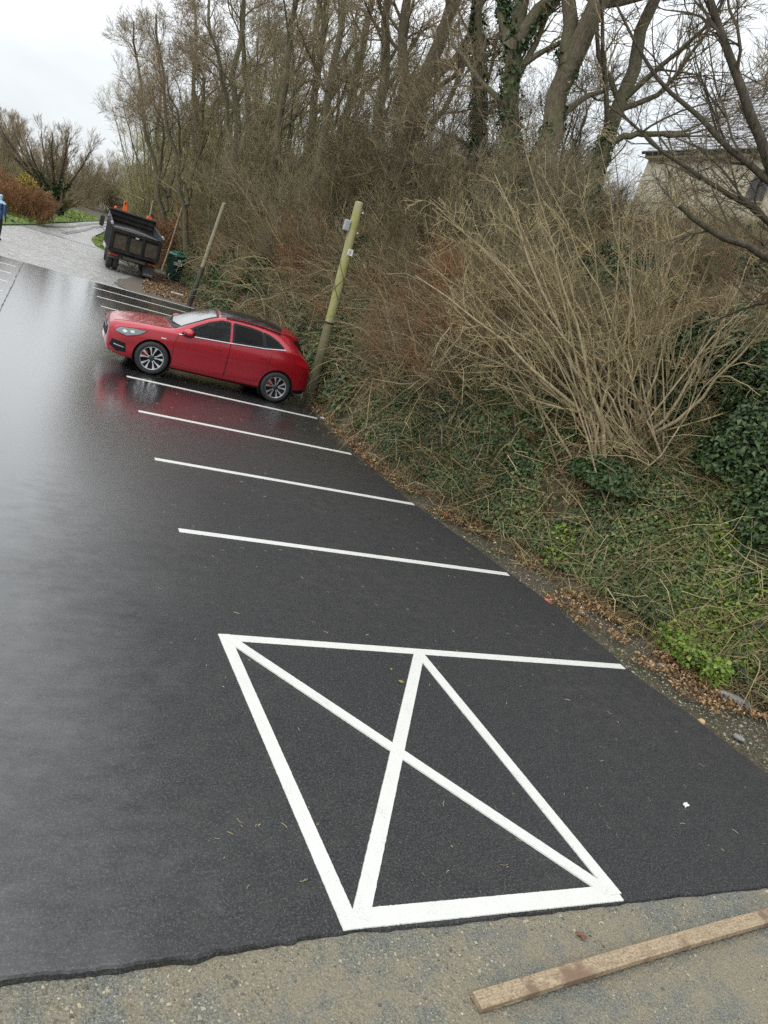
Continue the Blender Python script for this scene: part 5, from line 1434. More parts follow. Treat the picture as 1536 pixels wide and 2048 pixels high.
        bm = bmesh.new(); loops = []
        for o2, lift in ((-win, -0.012), (-win, 1), (wout, 1), (wout, -0.012)):
            lp = []
            for u, w_ in q+nn_*o2:
                oo = Vector((u, 3 if far else -3, w_)) if cast == 'side' else Vector((u, w_, 4))
                loc, n3, _, _ = bvh.ray_cast(oo, dirs)
                if loc is None: loc, n3, _, _ = bvh.find_nearest(oo+dirs*2.2)
                if n3.dot(dirs) > 0: n3 = -n3
                lp.append(bm.verts.new(loc+n3*(off_ if lift == 1 else lift)))
            loops.append(lp)
        for A, B in zip(loops[:-1], loops[1:]):
            for i in range(n): bm.faces.new((A[i], A[(i+1) % n], B[(i+1) % n], B[i]))
        return done(bm, name, mat, root)
    for far in (False, True):
        for w_ in (WF, WR, WQ): ring_panel('window_frame', w_, 0.022, 0.022, BLK, far)
        panel('window', WF, GLASSF, far=far, off_=0.002, th=0.0005)
        panel('window', WR, GLASS, far=far, off_=0.002, th=0.0005)
        panel('quarter_window', WQ, GLASS, far=far, off_=0.002, th=0.0005)
        panel('window_trim', [(1.36, .962), (2.43, 1.044), (3.2, 1.117), (3.66, 1.19), (3.66, 1.20), (3.2, 1.128), (2.43, 1.055), (1.36, .973)], CHR, far=far, off_=0.012, th=0.008)
        # lower door sculpture strip
        panel('sill_moulding', [(1.42, .335), (2.42, .37), (2.42, .415), (1.6, .395)], RED, far=far, off_=0.016, th=0.02)
        panel('sill_moulding', [(2.48, .372), (3.0, .40), (3.05, .445), (2.48, .418)], RED, far=far, off_=0.016, th=0.02)
        panel('headlight', [(.12, .70), (.38, .66), (.60, .74), (.76, .865), (.50, .862), (.22, .82)], BLK, far=far, off_=0.003, th=0.01, step=0.04)
        hl = panel('headlight', [(.14, .712), (.375, .675), (.585, .75), (.735, .858), (.50, .852), (.23, .808)], LENS, far=far, off_=0.008, th=0.008, step=0.04)
        for xx, zz in ((.33, .755), (.47, .78)):
            panel('lamp_unit', [(xx+0.045*math.cos(a), zz+0.03*math.sin(a)) for a in np.linspace(0, 6.28, 9)[:-1]], CHR, far=far, off_=0.012, th=0.006, parent=hl)
        panel('tail_light', [(3.93, .99), (4.10, 0.93), (4.24, .90), (4.30, .975), (4.14, 1.035), (3.95, 1.05)], REDL, far=far, off_=0.010, th=0.015, step=0.05)
        fg = panel('bumper_vent', [(.12, .54), (.38, .52), (.42, .34), (.24, .315), (.09, .40)], BLK, far=far, off_=0.004, th=0.01, step=0.04)
        for k_ in range(2):
            panel('vent_blade', [(.17, .455-k_*.05), (.36, .435-k_*.045), (.37, .422-k_*.045), (.17, .44-k_*.05)], CHR if k_ == 0 else BLK, far=far, off_=0.014, th=0.012, step=0.05, parent=fg)
        panel('sill', [(1.33, .20), (3.22, .22), (3.22, .27), (1.33, .245)], BLK, far=far, off_=0.006, th=0.01)
        panel('bumper_trim', [(4.0, .28), (4.30, .32), (4.33, .42), (4.02, .36)], BLK, far=far, off_=0.006, th=0.01)
        panel('badge', [(1.03, .80), (1.13, .805), (1.13, .825), (1.03, .82)], CHR, far=far, off_=0.006, th=0.005)
    for dr, hx, hz in zip(doors, (2.20, 3.20, 2.20, 3.20), (.875, .925, .875, .925)):
        far = doors.index(dr) > 1
        panel('handle', [(hx-.09, hz-.014), (hx+.10, hz-.008), (hx+.10, hz+.016), (hx-.09, hz+.012)], RED, far=far, off_=0.032, th=0.03, parent=dr)
    # top surfaces
    panel('windscreen', WS, WIND, cast='top', off_=0.003, th=0.0005)
    ring_panel('windscreen_frame', WS, 0.03, 0.02, BLK, cast='top', off_=0.005)
    ring_panel('rear_window_frame', RW, 0.02, 0.03, BLK, cast='top', off_=0.005)
    rf = panel('sunroof', [(2.20, -.53), (3.60, -.51), (3.62, 0), (3.60, .51), (2.20, .53), (2.23, 0)], gl('roof_glass', (0.012, 0.012, 0.013), 0.12), cast='top', off_=0.006)
    panel('bonnet', [(.12, -.50), (.35, -.62), (.8, -.68), (1.2, -.72), (1.27, -.60), (1.24, 0), (1.27, .60), (1.2, .72), (.8, .68), (.35, .62), (.12, .50), (.08, 0)], RED, cast='top', off_=0.006)
    panel('cowl', [(1.26, -.70), (1.36, -.68), (1.30, 0), (1.36, .68), (1.26, .70), (1.21, 0)], BLK, cast='top', off_=0.008)
    panel('rear_window', RW, GLASS, cast='top', off_=0.003, th=0.0005)
    for s in (-1, 1):
        bm = bmesh.new(); bm_tube(bm, [(1.28, s*0.15, 1.085), (1.33, s*0.35, 1.098), (1.40, s*0.60, 1.11)], 0.009, 5); done(bm, 'wiper', BLK, root)
        # roof rail and rear side blade of the hatch glass
        P = []
        for x in np.linspace(2.3, 3.55, 10):
            loc, nn, _, _ = bvh.ray_cast(Vector((x, s*0.60, 4)), Vector((0, 0, -1))); P.append(tuple(loc+nn*0.018))
        bm = bmesh.new(); bm_tube(bm, P, 0.014, 6); done(bm, 'roof_rail', BLK, root)
        bm = bmesh.new(); bm_prism(bm, [(3.82, 1.48), (3.95, 1.465), (4.22, 1.09), (4.13, 1.10)], 1, s*0.545-0.012, s*0.545+0.012); bl = done(bm, 'hatch_side_blade', BLK, root)
        # mirror
        bm = bmesh.new(); bmesh.ops.create_uvsphere(bm, u_segments=16, v_segments=10, radius=1)
        for v in bm.verts:
            v.co.x = v.co.x*0.14*(1.0 if v.co.x < 0 else 0.6); v.co.y *= 0.13; v.co.z *= 0.085
            v.co += Vector((1.57, s*1.0, 1.055))
        mr = done(bm, 'door_mirror', RED, root, smooth=True)
        bm = bmesh.new(); bm_box(bm, 1.52, 1.585, min(s*0.85, s*0.95), max(s*0.85, s*0.95), 0.975, 1.01, 0.006); done(bm, 'mirror_arm', BLK, mr)
        bm = bmesh.new(); bm_box(bm, 1.638, 1.648, min(s*0.90, s*1.075), max(s*0.90, s*1.075), 0.995, 1.095, 0.003); done(bm, 'mirror_glass', GLASS, mr)
        # lower mirror shell in black
        bm = bmesh.new(); bm_box(bm, 1.50, 1.60, min(s*0.90, s*1.06), max(s*0.90, s*1.06), 0.968, 0.995, 0.008); done(bm, 'mirror_base', BLK, mr)
    # spoiler
    bm = bmesh.new(); bm_prism(bm, [(3.56, 1.57), (3.82, 1.575), (4.03, 1.52), (4.04, 1.50), (3.92, 1.485), (3.60, 1.52)], 1, -0.56, 0.56)
    for v in bm.verts:
        if abs(v.co.y) > 0.5: v.co.z -= 0.075; v.co.x -= 0.05
    bmesh.ops.subdivide_edges(bm, edges=[e for e in bm.edges if abs(e.verts[0].co.y-e.verts[1].co.y) > 0.9], cuts=7)
    for v in bm.verts: v.co.z += 0.075*(1-(abs(v.co.y)/0.56)**2) if abs(v.co.y) < 0.55 else 0
    smooth_by_angle(done(bm, 'spoiler', RED, root), 50)
    # front: grille, bumper lip, plate
    gr = panel('grille', [(-.44, .53), (.44, .53), (.50, .62), (.46, .725), (-.46, .725), (-.50, .62)], BLK, cast='front', off_=0.012, th=0.02)
    for k_ in range(5):
        z_ = .555+k_*.036
        panel('grille_bar', [(-.42, z_), (.42, z_), (.42, z_+.012), (-.42, z_+.012)], CHR if k_ == 4 else BLK, cast='front', off_=0.022, th=0.012, parent=gr)
    panel('number_plate', [(-.26, .43), (.26, .43), (.26, .52), (-.26, .52)], WHT, cast='front', off_=0.02, th=0.02)
    panel('splitter', [(-.62, .27), (.62, .27), (.64, .30), (-.64, .30)], CHR, cast='front', off_=0.02, th=0.03)
    panel('bonnet_badge', [(.07*math.cos(a), .765+.03*math.sin(a)) for a in np.linspace(0, 6.28, 13)[:-1]], simple('badge_blue', (0.03, 0.06, 0.2), 0.3), cast='front', off_=0.01, th=0.01)
    panel('rear_plate', [(-.26, .62), (.26, .62), (.26, .72), (-.26, .72)], simple('number_plate_yellow', (0.75, 0.55, 0.05), 0.4, 0.03), cast='rear', off_=0.01)
    # wheels
    ALU = simple('alloy_face', (0.68, 0.69, 0.70), 0.25, 0.05, 20, metallic=0.9)
    RIMD = simple('rim_dark', (0.02, 0.02, 0.022), 0.4, 0.2, 20)
    def wheel(wx, s):
        yo = s*0.915   # outer face
        def Y(v_): return yo-s*v_
        bm = bmesh.new()
        prof = [(0.235, Y(0.02)), (0.255, Y(0.006)), (0.295, Y(0.0)), (0.325, Y(0.012)), (0.342, Y(0.035)), (0.348, Y(0.07)), (0.348, Y(0.155)), (0.342, Y(0.19)), (0.32, Y(0.215)), (0.25, Y(0.225)), (0.235, Y(0.2))]
        bm_lathe(bm, prof, 48, 'Y', (wx, 0, 0.348), caps=False); w = done(bm, 'wheel', RUB, root); smooth_by_angle(w, 50)
        bm = bmesh.new(); bm_lathe(bm, [(0.236, Y(0.010)), (0.228, Y(0.012)), (0.222, Y(0.03)), (0.215, Y(0.12)), (0.03, Y(0.13))], 48, 'Y', (wx, 0, 0.348), caps=False); done(bm, 'rim_barrel', RIMD, w, smooth=True)
        bm = bmesh.new(); bm_lathe(bm, [(0.222, Y(0.02)), (0.229, Y(0.006)), (0.238, Y(0.004)), (0.241, Y(0.012))], 48, 'Y', (wx, 0, 0.348), caps=False)
        # ten blades in five pairs
        for k_ in range(10):
            pair = k_//2; sg = -1 if k_ % 2 == 0 else 1
            a0 = 2*math.pi*pair/5+math.pi/2; a_in = a0+sg*0.17; a_out = a0+sg*0.285
            def pt(r_, a, dep): return (wx+r_*math.cos(a), Y(dep), 0.348+r_*math.sin(a))
            q = []
            for r_, a, hw in ((0.045, a_in, 0.010), (0.13, (a_in+a_out)/2, 0.009), (0.226, a_out, 0.024)):
                da = hw/max(r_, 0.03)
                dep = 0.022 if r_ < 0.1 else (0.016 if r_ < 0.2 else 0.010)
                q.append([bm.verts.new(pt(r_, a-da, dep)), bm.verts.new(pt(r_, a+da, dep)), bm.verts.new(pt(r_, a+da*1.2, dep+0.035)), bm.verts.new(pt(r_, a-da*1.2, dep+0.035))])
            for A, B in zip(q[:-1], q[1:]):
                for i in range(4): bm.faces.new((A[i], A[(i+1) % 4], B[(i+1) % 4], B[i]))
        done(bm, 'rim', ALU, w)
        bm = bmesh.new(); bm_lathe(bm, [(0.062, Y(0.03)), (0.058, Y(0.016)), (0.03, Y(0.012)), (0.0005, Y(0.011))], 20, 'Y', (wx, 0, 0.348)); done(bm, 'hub_cap', RIMD, w, smooth=True)
        bm = bmesh.new(); bm_prism(bm, [(wx+r_*math.cos(a), 0.348+r_*math.sin(a)) for r_, a in [(0.20, t) for t in np.linspace(2.3, 3.3, 7)]+[(0.12, t) for t in np.linspace(3.3, 2.3, 7)]], 1, Y(0.06), Y(0.10)); done(bm, 'brake_caliper', simple('caliper_red', (0.35, 0.015, 0.015), 0.5), w)
        bm = bmesh.new(); bm_lathe(bm, [(0.388, s*0.905), (0.388, s*0.62), (0.05, s*0.61)], 40, 'Y', (wx, 0, 0.348), caps=False); done(bm, 'arch_liner', simple('liner_black', (0.01, 0.01, 0.01), 0.9), root)
        # mud flap
        bm = bmesh.new(); bm_box(bm, wx+0.375, wx+0.385, min(s*0.70, s*0.89), max(s*0.70, s*0.89), 0.13, 0.30, 0.003); done(bm, 'mud_flap', BLK, root)
    for wx, _ in WH:
        for s in (-1, 1): wheel(wx, s)
    # underside tray to close the floor
    bm = bmesh.new(); bm_box(bm, 0.5, 4.2, -0.58, 0.58, 0.16, 0.21, 0.01); done(bm, 'underbody', simple('underbody_black', (0.012, 0.012, 0.012), 0.8), root)
    # cabin seen through the glass
    CBN = simple('cabin_trim', (0.02, 0.02, 0.021), 0.8, 0.3, 10); SEAT = simple('seat_cloth', (0.035, 0.035, 0.037), 0.85, 0.3, 20)
    bm = bmesh.new()
    for (x0, x1, y0, y1, z0, z1) in ((1.35, 4.1, -.79, -.775, .3, .98), (1.35, 4.1, .775, .79, .3, .98), (1.35, 4.1, -.775, .775, .28, .32)): bm_box(bm, x0, x1, y0, y1, z0, z1)
    done(bm, 'cabin_trim', CBN, root)
    bm = bmesh.new(); bm_prism(bm, [(1.30, .75), (1.32, 1.0), (1.55, 1.03), (1.72, .98), (1.70, .75)], 1, -.74, .74); done(bm, 'dashboard', CBN, root, bevel=.02)
    for s_ in (-.36, .36):
        bm = bmesh.new(); bm_prism(bm, [(1.95, .45), (2.02, .60), (2.42, .57), (2.62, 1.13), (2.72, 1.12), (2.55, .48)], 1, s_-.23, s_+.23); st_ = done(bm, 'front_seat', SEAT, root, bevel=.03)
        bm = bmesh.new(); bm_box(bm, 2.64, 2.75, s_-.13, s_+.13, 1.14, 1.32, .03); done(bm, 'headrest', SEAT, st_)
    bm = bmesh.new(); bm_prism(bm, [(2.9, .45), (2.95, .62), (3.35, .60), (3.55, 1.13), (3.66, 1.12), (3.5, .5)], 1, -.62, .62); st_ = done(bm, 'rear_seat', SEAT, root, bevel=.03)
    for s_ in (-.36, .36):
        bm = bmesh.new(); bm_box(bm, 3.57, 3.67, s_-.13, s_+.13, 1.13, 1.29, .03); done(bm, 'headrest', SEAT, st_)
    bm = bmesh.new(); a_ = np.linspace(0, 2*math.pi, 21); bm_tube(bm, [(1.86+.17*math.sin(t_)*.35, .36+.17*math.cos(t_), 1.0+.17*math.sin(t_)) for t_ in a_], .014, 6); done(bm, 'steering_wheel', CBN, root)
    panel('headlining', [(2.0, -.52), (3.7, -.5), (3.7, .5), (2.0, .52)], CBN, cast='top', off_=-0.03, th=0.004)
    bmf.free()
    tag(root, 'red five-door car with black roof parked nose-out in a bay, wet with rain', 'car')
    return root
build_car()

# ================================================================== TIPPER TRUCK
def build_truck():
    root = empty('tipper_truck', (3.06, 34.95, 0))
    DIRTY = NT('dirty_black_steel')
    v = DIRTY.coord('Object', (1, 1, 0.4)); f = DIRTY.noise(v, 3.5, 6, 0.7); f2 = DIRTY.noise(v, 24, 4, 0.7)
    c_ = DIRTY.ramp(f, [(0.35, (0.010, 0.010, 0.011)), (0.58, (0.026, 0.024, 0.022)), (0.75, (0.07, 0.058, 0.042))])
    DIRTY.set(Base_Color=c_, Roughness=0.7, Specular_IOR_Level=0.2); DIRTY.bump(f2, 0.3, 0.01); DIRTY = DIRTY.m
    STL = simple('scuffed_side_steel', (0.04, 0.04, 0.042), 0.6, 0.3, 4, spec=0.25); CHS = simple('chassis_black', (0.018, 0.018, 0.018), 0.7, 0.3, 8); RUB = simple('truck_tyre', (0.03, 0.029, 0.028), 0.8, 0.3, 20)
    PNL = simple('rusty_panel', (0.055, 0.043, 0.027), 0.8, 0.6, 5, bump=0.3)
    ORG = simple('beacon_orange', (0.75, 0.13, 0.02), 0.4, 0.1); CAB = simple('cab_white', (0.55, 0.55, 0.53), 0.4, 0.1); RED = simple('lamp_red', (0.34, 0.02, 0.015), 0.3, 0.2, 30); AMB = simple('lamp_amber', (0.5, 0.16, 0.02), 0.3, 0.2)
    W = 1.04
    def box(name, m, *a, parent=root, bevel=0.008):
        bm = bmesh.new(); bm_box(bm, *a, bevel); return done(bm, name, m, parent)
    # tub: floor, sides, headboard, tailgate
    box('tub_floor', CHS, -W+.05, W-.05, .06, 3.7, .86, .94)
    for s in (-1, 1):
        bm = bmesh.new(); bm_prism(bm, [(0.03, .86), (3.75, .86), (3.75, 2.1), (2.6, 1.98), (0.03, 1.86)], 0, s*W-(.06 if s > 0 else 0), s*W+(0 if s > 0 else .06)); sd_ = done(bm, 'tub_side', STL, root)
        for k in range(5):
            y_ = .35+k*.75; box('side_rib', STL, s*W-(0 if s > 0 else .05), s*W+(.05 if s > 0 else 0), y_, y_+.09, .9, 1.85, parent=sd_)
        bm = bmesh.new(); bm_tube(bm, [(s*(W-.03), -.02, 1.89), (s*(W-.03), 3.7, 2.12)], .045, 8); done(bm, 'top_rail', STL, sd_)
        bm = bmesh.new(); bm_tube(bm, [(s*(W+0.01), -.06, 1.90), (s*(W+0.01), .32, 1.93)], .055, 10); done(bm, 'tailgate_hinge', simple('hinge_grey%d' % s, (0.3, 0.3, 0.3), 0.5), sd_)
    hb = box('headboard', DIRTY, -W, W, 3.66, 3.74, .9, 2.34)
    for k in range(3): box('headboard_rib', DIRTY, -W+.02, W-.02, 3.60, 3.665, 1.72+k*.2, 1.79+k*.2, parent=hb)
    box('headboard_cap', STL, -W-.02, W+.02, 3.58, 3.86, 2.335, 2.40, parent=hb)
    tg = box('tailgate', DIRTY, -W+.01, W-.01, -.05, .02, .84, 1.74)
    for k in range(4):
        x_ = -W+.03+k*(2*W-.17)/3; box('tailgate_rib', DIRTY, x_, x_+.11, -.11, -.045, .87, 1.70, parent=tg)
    for k in range(3):
        x0 = -W+.17+k*(2*W-.17)/3; box('tailgate_panel', PNL, x0, x0+.52, -.066, -.046, .95, 1.52, parent=tg, bevel=.012)
    box('tailgate_beam', DIRTY, -W, W, -.12, -.04, 1.62, 1.76, parent=tg); box('tailgate_beam', DIRTY, -W, W, -.12, -.04, .82, .91, parent=tg)
    box('tailgate_plate', simple('small_plate', (.4, .36, .3), .6), -.05, .09, -.128, -.119, 1.55, 1.62, parent=tg, bevel=.002)
    # sheeted load heaped a little above the tailgate
    X_, Y_ = np.meshgrid(np.linspace(-W+.06, W-.06, 24), np.linspace(.04, 3.6, 30))
    Zl = 1.60+.10*(1-(X_/W)**2)+.08*(fbm(X_*3, Y_*3, 4)-.5)+.16*Y_/3.6-.03
    I = np.arange(X_.size).reshape(X_.shape)
    F = np.stack([I[:-1, :-1], I[:-1, 1:], I[1:, 1:], I[1:, :-1]], -1).reshape(-1, 4)
    link('load_sheet', np_mesh('load_sheet', np.stack([X_, Y_, Zl], -1).reshape(-1, 3), F, smooth=True), simple('black_sheet', (0.022, 0.022, 0.024), 0.45, 0.4, 5), root)
    bm = bmesh.new(); bm_tube(bm, [(-W+.04, -.04, 1.80), (-.4, .02, 1.86), (.2, .04, 1.84), (W-.15, -.02, 1.74)], .012, 6); done(bm, 'sheet_rope', simple('rope_grey', (.35, .35, .33), .8), root)
    # chassis and running gear
    for s in (-1, 1): box('chassis_rail', CHS, s*.42-.05, s*.42+.05, .15, 5.2, .56, .80)
    box('rear_cross_member', CHS, -.62, .62, .08, .2, .55, .78)
    box('underrun_bar', simple('bar_grime', (.06, .052, .045), .7, .4, 8), -.38, .52, -.04, .06, .60, .72)
    for s in (-1, 1):
        bm = bmesh.new(); bm_tube(bm, [(s*.35, .05, .62), (s*.38, .12, .84)], .03, 6); done(bm, 'bar_bracket', CHS, root)
    bm = bmesh.new(); bm_tube(bm, [(-.18, 0.1, .56), (-.10, .05, .40), (.12, .05, .40), (.2, .1, .56)], .022, 6); done(bm, 'tow_bracket', CHS, root)
    for s in (-1, 1):
        for y_ in (.85, 3.95):
            duals = (.86, .60) if y_ < 2 else (.80,)
            for xo in duals:
                bm = bmesh.new(); R0 = .40
                bm_lathe(bm, [(.22, s*(xo-.11)), (.34, s*(xo-.12)), (.385, s*(xo-.10)), (R0, s*(xo-.06)), (R0, s*(xo+.06)), (.385, s*(xo+.10)), (.34, s*(xo+.12)), (.22, s*(xo+.11))], 32, 'X', (0, y_, R0), caps=False)
                w = done(bm, 'wheel', RUB, root); smooth_by_angle(w, 45)
                bm = bmesh.new(); bm_lathe(bm, [(.225, s*(xo+.115)), (.20, s*(xo+.07)), (.10, s*(xo+.04)), (.08, s*(xo+.09)), (.0005, s*(xo+.092))], 24, 'X', (0, y_, R0), caps=False); done(bm, 'rim', STL, w, smooth=True)
                for k in range(20):
                    pass
        bm = bmesh.new(); bm_prism(bm, [(.85+.49*math.cos(a), .42+.49*math.sin(a)) for a in np.linspace(.25, math.pi-.15, 14)]+[(.85+.46*math.cos(a), .42+.46*math.sin(a)) for a in np.linspace(math.pi-.15, .25, 14)], 0, min(s*.48, s*1.0), max(s*.48, s*1.0)); done(bm, 'mudguard', simple('guard_plastic%d' % s, (.10, .10, .10), .6), root)
        lp = box('tail_lamp_bar', CHS, min(s*.50, s*.98), max(s*.50, s*.98), .14, .22, .60, .74)
        box('tail_lamp', RED, min(s*.56, s*.90), max(s*.56, s*.90), .115, .15, .625, .715, parent=lp); box('indicator', AMB, min(s*.90, s*.97), max(s*.90, s*.97), .115, .15, .625, .715, parent=lp)
    fl = box('mud_flap', simple('flap_rubber', (.05, .05, .05), .7, .3, 12), .52, .98, .22, .235, .12, .58, bevel=.004)
    bm = bmesh.new(); g = np.random.default_rng(2); x_ = .56
    while x_ < .93:
        w_ = g.uniform(.018, .04); bm_box(bm, x_, x_+w_*.35, .212, .219, .19, .235); bm_box(bm, x_, x_+w_, .212, .2185, .225, .236); x_ += w_+.016
    done(bm, 'flap_lettering', simple('flap_white', (.7, .7, .7), .5), fl)
    # cab
    bm = bmesh.new(); bm_prism(bm, [(3.9, .55), (5.55, .55), (5.6, 1.25), (5.35, 2.12), (5.2, 2.2), (3.95, 2.2)], 0, -.98, .98); cb = done(bm, 'cab', CAB, root, bevel=.04)
    for s in (-1, 1):
        bm = bmesh.new(); bm_prism(bm, [(4.2, 1.3), (5.4, 1.3), (5.2, 1.95), (4.2, 1.95)], 0, s*.975, s*.99); done(bm, 'cab_window', simple('cab_glass%d' % s, (.02, .025, .03), .08), cb)
        bm = bmesh.new(); bm_tube(bm, [(s*.97, 5.3, 1.9), (s*1.2, 5.25, 1.95), (s*1.22, 5.25, 1.3), (s*.97, 5.3, 1.25)], .015, 6); ar = done(bm, 'mirror_arm', CHS, root)
        box('mirror', CHS, min(s*1.12, s*1.32), max(s*1.12, s*1.32), 5.16, 5.27, 1.42, 1.88, parent=ar, bevel=.02)
    bm = bmesh.new(); bm_prism(bm, [(-.9, 1.28), (.9, 1.28), (.86, 1.98), (-.86, 1.98)], 1, 5.40, 5.62); done(bm, 'windscreen', simple('cab_glass', (.02, .025, .03), .06), cb)
    # orange fittings above the headboard
    bm = bmesh.new()
    P = [(-.50, 2.40), (-.28, 2.40), (-.31, 2.60), (-.36, 2.80), (-.41, 2.86), (-.47, 2.86), (-.50, 2.74)]
    bm_prism(bm, P, 1, 3.92, 4.06); ol = done(bm, 'crane_head', ORG, root, bevel=.015)
    box('crane_slot', CHS, -.46, -.40, 3.90, 3.925, 2.70, 2.81, parent=ol)
    bm = bmesh.new(); bm_lathe(bm, [(.07, 2.38), (.07, 2.46), (.05, 2.50), (.0005, 2.51)], 12, 'Z', (-.80, 4.0, 0)); done(bm, 'beacon', ORG, root, smooth=True)
    bm = bmesh.new(); bm_prism(bm, [(.58, 2.40), (.86, 2.40), (.82, 2.52), (.66, 2.54)], 1, 3.9, 4.1); done(bm, 'orange_bracket', ORG, root)
    box('exhaust_tip', CHS, .76, .86, 3.92, 4.02, 2.45, 2.66)
    bm = bmesh.new(); bm_prism(bm, [(4.05, .3), (5.4, .3), (5.45, .56), (4.05, .56)], 0, -.5, .5); done(bm, 'engine_block', CHS, root)
    tag(root, 'small grimy black tipper truck seen from behind, orange fittings over its headboard', 'truck')
build_truck()

# ================================================================== GREEN BIN
def build_bin():
    root = empty('recycling_bin', (5.3, 38.3, 0), R(12))
    GR = simple('green_plastic', (0.006, 0.045, 0.036), 0.4, 0.2, 5); GL = simple('green_lid', (0.01, 0.11, 0.075), 0.35, 0.2, 5)
    bm = bmesh.new(); bm_lathe(bm, [(.27, .05), (.33, .10), (.36, .35), (.40, .75), (.415, 1.12), (.40, 1.16)], 8, 'Z'); bmesh.ops.rotate(bm, verts=bm.verts, cent=(0, 0, 0), matrix=Matrix.Rotation(R(22.5), 3, 'Z'))
    done(bm, 'body', GR, root, bevel=.02)
    bm = bmesh.new(); bm_lathe(bm, [(.42, 1.15), (.44, 1.17), (.44, 1.22), (.36, 1.30), (.30, 1.31)], 8, 'Z'); bmesh.ops.rotate(bm, verts=bm.verts, cent=(0, 0, 0), matrix=Matrix.Rotation(R(22.5), 3, 'Z'))
    ld = done(bm, 'lid', GL, root, bevel=.012)
    bm = bmesh.new(); bm_lathe(bm, [(.25, 1.30), (.26, 1.34), (.24, 1.38), (.10, 1.40), (.0005, 1.40)], 16, 'Z'); done(bm, 'lid_cap', GL, ld)
    def lab(name, m, x0, x1, z0, z1, y): 
        bm = bmesh.new(); bm_box(bm, x0, x1, y-.006, y, z0, z1); return done(bm, name, m, root)
    WH_ = simple('sticker_white', (.72, .72, .70), .5, .05)
    lab('sticker', WH_, -.22, -.02, .78, .90, -.385); lab('sticker', WH_, .01, .17, .78, .90, -.385); lab('sticker', WH_, -.05, .07, .95, 1.05, -.392)
    lab('sticker', simple('sticker_red', (.5, .03, .04), .5, .05), -.09, -.055, .95, 1.03, -.392); lab('sticker', simple('sticker_green', (.03, .25, .12), .5, .05), .09, .17, .96, 1.04, -.392)
    bm = bmesh.new()
    for k in range(3): bm_box(bm, -.20+k*.06, -.165+k*.06, -.3925, -.391, .81, .87)
    for k in range(2): bm_box(bm, .03+k*.06, .07+k*.06, -.3925, -.391, .81, .87)
    done(bm, 'sticker_print', BLACKP, root)
    for s in (-1, 1):
        bm = bmesh.new(); bm_tube(bm, [(s*.30, -.26, .30), (s*.36, -.30, .16), (s*.26, -.34, .06)], .03, 6); done(bm, 'foot_strap', STEEL, root)
    bm = bmesh.new(); bm_lathe(bm, [(.3, -.02), (.32, .0), (.30, .055)], 12, 'Z'); done(bm, 'base', BLACKP, root)
    tag(root, 'dark green plastic recycling bin with white stickers at the foot of the bank', 'bin')
build_bin()

